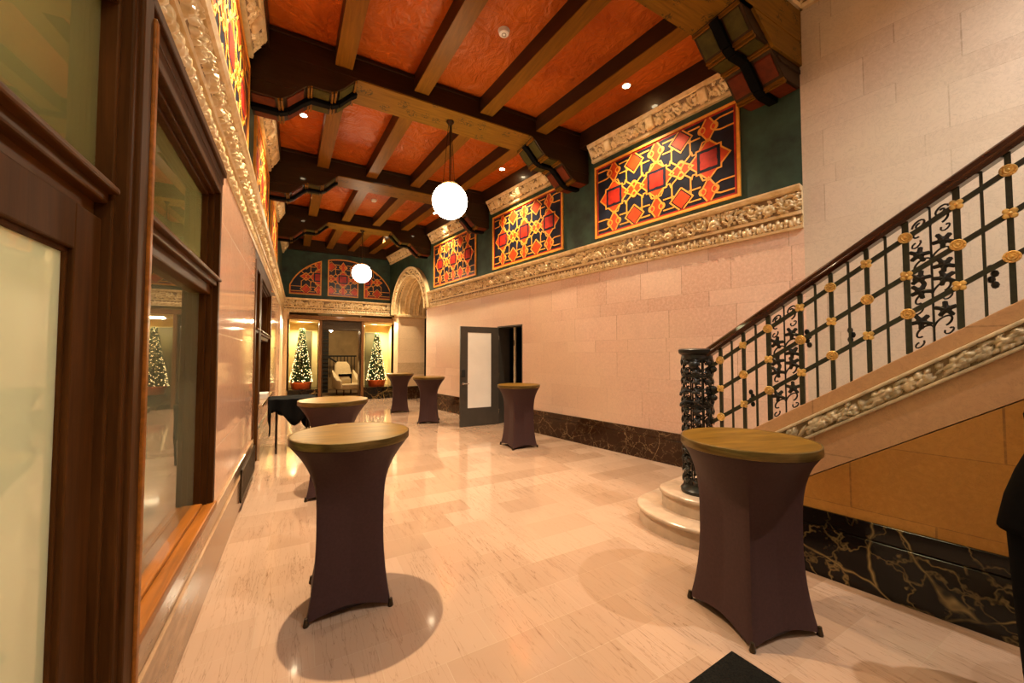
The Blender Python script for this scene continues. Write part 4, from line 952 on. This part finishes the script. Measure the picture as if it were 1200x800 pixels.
# ------------------------------------------------------------------ cocktail tables
TR, TZ = .385, 1.10
def make_table():
    t = thing('cocktail_table', 'x', 'cocktail table', (0, 0, 0), 0, 'cocktail tables in brown stretch covers')
    tp = MB().lathe([(TR-.008, TZ-.046), (TR-.006, TZ-.004), (TR-.008, TZ), (0, TZ)], 72).build('tabletop', M['top'], t, smooth=True)
    MB().lathe([(TR-.006, TZ-.05), (TR-.001, TZ-.048), (TR, TZ-.044), (TR, TZ-.006), (TR-.001, TZ-.001), (TR-.010, TZ+.0015), (TR-.012, TZ-.002), (TR-.006, TZ-.05)], 72).build('edge_band', M['band'], tp, smooth=True)
    rings = []; NS = 96
    zl = [0]+[.02+.985*(k/40)+0 for k in range(1, 41)]
    for kz in range(41):
        f_ = kz/40; ring_ = []
        for k in range(NS):
            a = 2*PI*k/NS+PI/4; d = abs(((a-PI/4) % (PI/2))-PI/4)/(PI/4)   # 0 mid-side, 1 at a corner
            hem = .018+.042*(1-d**2.4)
            z = hem+(TZ-.052-hem)*f_
            u = (z-.52)/.53
            c_ = .285+.075*abs(u)**(2.1 if u < 0 else 3.2)
            w = min(1, max(0, (z-.60)/.44)); w = w**1.7*(3-2*w)*.5+.5*w**3 if w < 1 else 1; w = min(1, w)
            th = (a-PI/4) % (PI/2)-PI/4; sq_r = c_*math.cos(PI/4)/math.cos(th); sq_r = sq_r*(1-.05*(1-d)*(1-w)); sq_r = min(sq_r, c_*.975)
            r_ = sq_r*(1-w)+(.27+.108*abs(u)**2.6)*w if u > 0 else sq_r
            r_ = min(r_, TR-.008)
            ring_.append((r_*math.cos(a), r_*math.sin(a), z))
        rings.append(ring_)
    m = MB(); loft(rings, m); m.build('stretch_cover', M['cloth'], t, smooth=True)
    ps = MB()
    for k in range(4):
        a = PI/4*2*k+0; x, y = .345*math.cos(a+PI/4), .345*math.sin(a+PI/4); MB().lathe([(.016, 0), (.018, .008), (.014, .025), (.010, .05)], 10, (x, y, 0)).build('foot', M['darkmetal'], t, smooth=True)
    return t
TABS = [(.32, 2.89, -4.8, 'brown covered cocktail table with gold round top at front left'),
        (2.50, 1.44, -14, 'brown covered cocktail table with gold round top at front right, before the stairs'),
        (.36, 5.10, -10, 'cocktail table directly behind the front left one, its base hidden'),
        (3.47, 6.05, -2, 'brown covered cocktail table standing in front of the open grey door'),
        (2.77, 9.25, -19, 'brown covered cocktail table in the back, just left of the open grey door'),
        (2.55, 11.38, -11, 'farthest brown covered cocktail table, beside the right christmas tree')]
proto = make_table()
for i, (x, y, a, lab) in enumerate(TABS):
    o = proto if i == 0 else copy_tree(proto); o.location = (x, y, 0); o.rotation_euler = (0, 0, R(a)); o['label'] = lab

# ------------------------------------------------------------------ left folding table with black cloth
t = thing('folding_table', 'low folding table on thin legs under a black cloth by the left wall', 'table', (-.14, 7.75, 0), R(4))
MB().box(-.28, .34, -.30, .30, .86, .89).build('tabletop', M['void'], t, bevel=.006)
for x in (-.2, .28):
    for y in (-.24, .24): MB().tube([(x, y, 0), (x, y, .87)], .013, 8).build('leg', M['darkmetal'], t)
m = MB(); n = 26; g = []
for i in range(n+1):
    r_ = []
    for j in range(n+1):
        u, v = -1.45+2.9*i/n, -1.45+2.9*j/n; uu, vv = max(-1, min(1, u)), max(-1, min(1, v)); ov = max(abs(u)-1, 0)+max(abs(v)-1, 0)*.8
        dr_ = ov*(.62+.75*max(0, min(1, .5+.5*u)))*(1+.25*math.sin(u*5+v*3)); du = (abs(u) > 1)*.02*math.copysign(1, u)*(1+math.sin(v*11)); dv = (abs(v) > 1)*.03*math.copysign(1, v)*(1+math.sin(u*9))
        r_.append((.03+uu*.325+du+.01, vv*.32+dv, .898+.005*math.sin(u*7)*math.sin(v*6)-dr_*1.0-(.10*max(0, u+v-1.6)**2)))
    g.append(r_)
m.add([p for r_ in g for p in r_], [(i*(n+1)+j, (i+1)*(n+1)+j, (i+1)*(n+1)+j+1, i*(n+1)+j+1) for i in range(n) for j in range(n)])
o = m.build('tablecloth', M['black'], None, smooth=True, loc=(-.14, 7.75, 0), rotz=R(4)); tag(o, 'black cloth hanging in points over the low folding table at left', 'tablecloth')
sd = o.modifiers.new('thick', 'SOLIDIFY'); sd.thickness = .006; sd.offset = 1

# black mat at the bottom edge
t = tag(MB().box(-.6, .0, -1.0, 0, 0, .012).build('floor_mat', M['mat'], None, bevel=.004), 'corner of a black floor mat at the bottom edge before the right table', 'mat')
t.location = (2.10, 1.315, .001); t.rotation_euler = (0, 0, R(3)); t.data.transform(Matrix.Translation((0, 0, 0)))

# ------------------------------------------------------------------ lamps, detectors
def pendant(label, x, y):
    t = thing('globe_pendant_lamp', label, 'lamp', (x, y, SOF), 0, 'opal globe pendant lamps')
    gz, gr = 4.06-SOF, .275
    MB().lathe([(.0, 0), (.06, 0), (.06, -.02), (.035, -.05), (.02, -.07), (0, -.07)], 20).build('canopy', M['darkmetal'], t, smooth=True)
    MB().sphere((0, 0, gz), gr, 40).build('globe', M['globe'], t, smooth=True)
    zt = gz+gr*.9
    MB().lathe([(.0, zt+.045), (.10, zt+.04), (.135, zt+.015), (.14, zt-.02), (.12, zt-.03), (0, zt-.03)], 28).build('collar', M['gold'], t, smooth=True)
    MB().tube([(0, 0, -.05), (0, 0, zt+.05)], .012, 8).build('stem', M['darkmetal'], t)
    for k in range(3):
        a = 2*PI*k/3+.5; MB().tube([(.03*math.cos(a), .03*math.sin(a), -.05), (.11*math.cos(a), .11*math.sin(a), zt+.03)], .005, 6).build('suspension_rod', M['darkmetal'], t)
    return t
pendant('nearer white glowing globe lamp hanging on rods from a ceiling beam', 2.03, YB[1]+BW/2)
pendant('farther white glowing globe lamp hanging before the lunette', 1.56, YB[3]+BW/2)
def downlight(label, x, y, energy, z=CEIL, spot=True, ang=92, colr=(1, .77, .50)):
    t = thing('recessed_downlight', label, 'ceiling light', (x, y, z), 0, 'recessed ceiling downlights')
    MB().lathe([(.050, -.004), (.066, -.007), (.07, 0), (.05, 0), (.05, -.004)], 24).build('trim_ring', M['white'], t, smooth=True)
    MB().lathe([(0, -.003), (.051, -.003), (.051, .0), (0, .0)], 24).build('lamp_face', M['down'], t)
    L = bpy.data.lights.new('downlight_beam', 'SPOT'); L.energy = energy*1.35; L.color = colr; L.spot_size = R(ang); L.spot_blend = .7; L.shadow_soft_size = .035
    o = bpy.data.objects.new('downlight_beam', L); col.objects.link(o); o.parent = t; o.location = (0, 0, -.02)
E0 = 1
DL = [(.05, 4.13, 1080, 'leftmost recessed ceiling downlight in the bay before the nearer lamp'), (4.25, 4.13, 400, 'small bright recessed downlight in the ceiling above the largest painted panel'),
      (-.02, 7.30, 640, 'small bright recessed downlight at left just beyond the nearer beam'), (3.80, 7.35, 500, 'small bright recessed downlight above the middle painted panel'),
      (.0, 10.5, 420, 'small recessed downlight at left beyond the middle beam'), (3.30, 10.6, 420, 'small bright recessed downlight above the farthest painted panel'), (.2, 13.6, 560, 'ceiling fill light added before the left tree niche'), (2.3, 13.4, 700, 'ceiling fill light added before the right tree niche')]  # the last two are added to brighten the far bay
for x, y, e, lab in DL: downlight(lab, x, y, e)
def smoke(label, x, y):
    t = thing('smoke_detector', label, 'smoke detector', (x, y, CEIL), 0, 'smoke detectors on the ceiling')
    MB().lathe([(0, -.05), (.05, -.05), (.062, -.042), (.07, -.012), (.075, 0)], 28).build('body', M['white'], t, smooth=True)
    MB().lathe([(.022, -.056), (.03, -.056), (.03, -.048), (.022, -.048), (.022, -.056)], 18).build('sensor_ring', M['chrome'], t)
smoke('round white smoke detector on the orange ceiling nearest the camera', 2.17, 4.15)
smoke('round white smoke detector on the orange ceiling beyond the middle beam', 1.62, 10.45)
# unseen fill lamps added to brighten the stair hall, behind and above the camera
for x, y, e in ((1.8, -.4, 150), (1.4, -2.8, 110), (4.0, -1.5, 600)): downlight('unseen fill light added in the high stair hall ceiling', x, y, e, 6.6, True, 140, (1, .95, .87))
downlight('unseen fill light added in the high stair hall ceiling', 2.95, .55, 230, 6.6, True, 58, (1, .62, .25))  # added warm fill, narrow cone kept to the floor and lower stair
# light of the next room behind the windows and of the back room
for nm, loc, e, c_, s_ in (('next_room_lamp', (-2.0, .6, 3.1), 120, (1, .9, .62), .8), ('next_room_lamp', (-2.0, 3.6, 3.1), 60, (1, .88, .6), .5), ('back_room_lamp', (2.0, 17.0, 3.4), 80, (1, .72, .38), .6), ('next_room_lamp', (-2.0, 8, 3.1), 14, (1, .85, .55), .6)):
    L = bpy.data.lights.new(nm, 'AREA'); L.energy = e; L.color = c_; L.size = s_; o = bpy.data.objects.new(nm, L); col.objects.link(o); o.location = loc

# ------------------------------------------------------------------ person at the right edge
pe = thing('person', 'person in black jacket and trousers standing cropped at the right edge', 'person', (2.94, .205, 0), R(-75))
def skin_body(name, joints, edges, mat, parent, sub=2, root=0):
    me = bpy.data.meshes.new(name); me.from_pydata([j[0] for j in joints], edges, []); o = bpy.data.objects.new(name, me); col.objects.link(o); o.parent = parent
    me.materials.append(mat); s = o.modifiers.new('skin', 'SKIN'); s.use_smooth_shade = True
    for i, j in enumerate(joints):
        r_ = j[1]; me.skin_vertices[0].data[i].radius = r_ if isinstance(r_, tuple) else (r_, r_); me.skin_vertices[0].data[i].use_root = (i == root)
    if sub: o.modifiers.new('sub', 'SUBSURF').levels = sub; o.modifiers['sub'].render_levels = sub
    return o
# body faces local -y
J = [((0, 0, .95), (.15, .11)), ((0, .01, 1.15), (.13, .10)), ((0, .01, 1.36), (.16, .11)), ((0, .01, 1.47), (.07, .06)), ((0, -.01, 1.55), (.055, .06)), ((0, -.02, 1.63), (.075, .09)), ((0, -.02, 1.72), (.065, .08))]
E_ = [(0, 1), (1, 2), (2, 3), (3, 4), (4, 5), (5, 6)]
for s in (-1, 1):
    b = len(J); J += [((s*.14, .01, 1.40), .055), ((s*.14, -.06, 1.14), .045), ((s*.10, -.19, 1.0), .034), ((s*.045, -.225, .99), (.03, .03))]; E_ += [(2, b), (b, b+1), (b+1, b+2), (b+2, b+3)]
    for f_ in range(4): J.append(((-s*.035, -.245-.008*s, 1.02-.022*f_), .0085)); E_.append((b+3, len(J)-1))
    J.append(((s*.02, -.25, 1.04), .010)); E_.append((b+3, len(J)-1))
    b = len(J); J += [((s*.10, 0, .86), .085), ((s*.13, -.01, .49), .06), ((s*.135, .02, .09), .04), ((s*.14, -.12, .035), (.035, .03))]; E_ += [(0, b), (b, b+1), (b+1, b+2), (b+2, b+3)]
skin_body('body', J, E_, M['skin'], pe)
m = MB(); rs = []
for z, w, d in ((.84, .31, .2), (.87, .305, .195), (.98, .285, .18), (1.10, .25, .165), (1.22, .205, .145), (1.32, .18, .13), (1.42, .165, .11), (1.48, .10, .085), (1.52, .078, .075)): rs.append(rrect(0, .01, w, d, z, 2.4, 32))
loft(rs, m, False); o = m.build('jacket', M['black'], pe, smooth=True); sd = o.modifiers.new('thick', 'SOLIDIFY'); sd.thickness = .012
for s in (-1, 1):
    m = MB(); m.tube([(s*.125, .01, 1.43), (s*.155, .01, 1.36), (s*.145, -.06, 1.14), (s*.11, -.15, 1.03), (s*.09, -.20, 1.0)], [.06, .065, .06, .055, .052], 16, cap=False); k = m.build('sleeve', M['black'], o, smooth=True)
    m = MB(); m.tube([(s*.10, .0, .98), (s*.15, 0, .84), (s*.155, -.005, .48), (s*.15, .02, .07)], [.12, .135, .115, .095], 16, cap=False); m.build('trouser_leg', M['black'], pe, smooth=True)
    m = MB(); loft([rrect(s*.135, -.05, .05, .14, 0, 3), rrect(s*.135, -.05, .05, .14, .03, 3), rrect(s*.135, -.02, .045, .10, .07, 3), rrect(s*.135, .01, .04, .06, .11, 3)], m); m.build('shoe', M['void'], pe, smooth=True)
m = MB(); m.sphere((0, .0, 1.70), .105, 18, sc=(.9, 1.02, 1.05)); hm = m.build('hair', M['hair'], pe, smooth=True); hm.data.transform(Matrix.Translation((0, .025, .02)))
m = MB(); m.sphere((0, -.115, 1.635), .016, 8, sc=(.8, 1.2, 1.3)); [m.sphere((s*.033, -.098, 1.665), .011, 8) for s in (-1, 1)]; [m.sphere((s*.083, -.01, 1.64), .025, 8, sc=(.4, .8, 1.2)) for s in (-1, 1)]; m.sphere((0, -.105, 1.595), .02, 8, sc=(1.2, .4, .3)); m.build('face', M['skin'], pe, smooth=True)

# ------------------------------------------------------------------ world, view
w = bpy.data.worlds.new('World'); sc.world = w; w.use_nodes = True; w.node_tree.nodes['Background'].inputs[0].default_value = (1, .8, .55, 1); w.node_tree.nodes['Background'].inputs[1].default_value = .0
sc.view_settings.view_transform = 'Standard'; sc.view_settings.look = 'None'; sc.view_settings.exposure = 0.48; sc.view_settings.gamma = 1; sc.view_settings.use_curve_mapping = False
sc.cycles.max_bounces = 10; sc.cycles.diffuse_bounces = 6; sc.cycles.glossy_bounces = 5; sc.cycles.transparent_max_bounces = 12
sc.cycles.sample_clamp_indirect = 4; sc.cycles.use_denoising = True
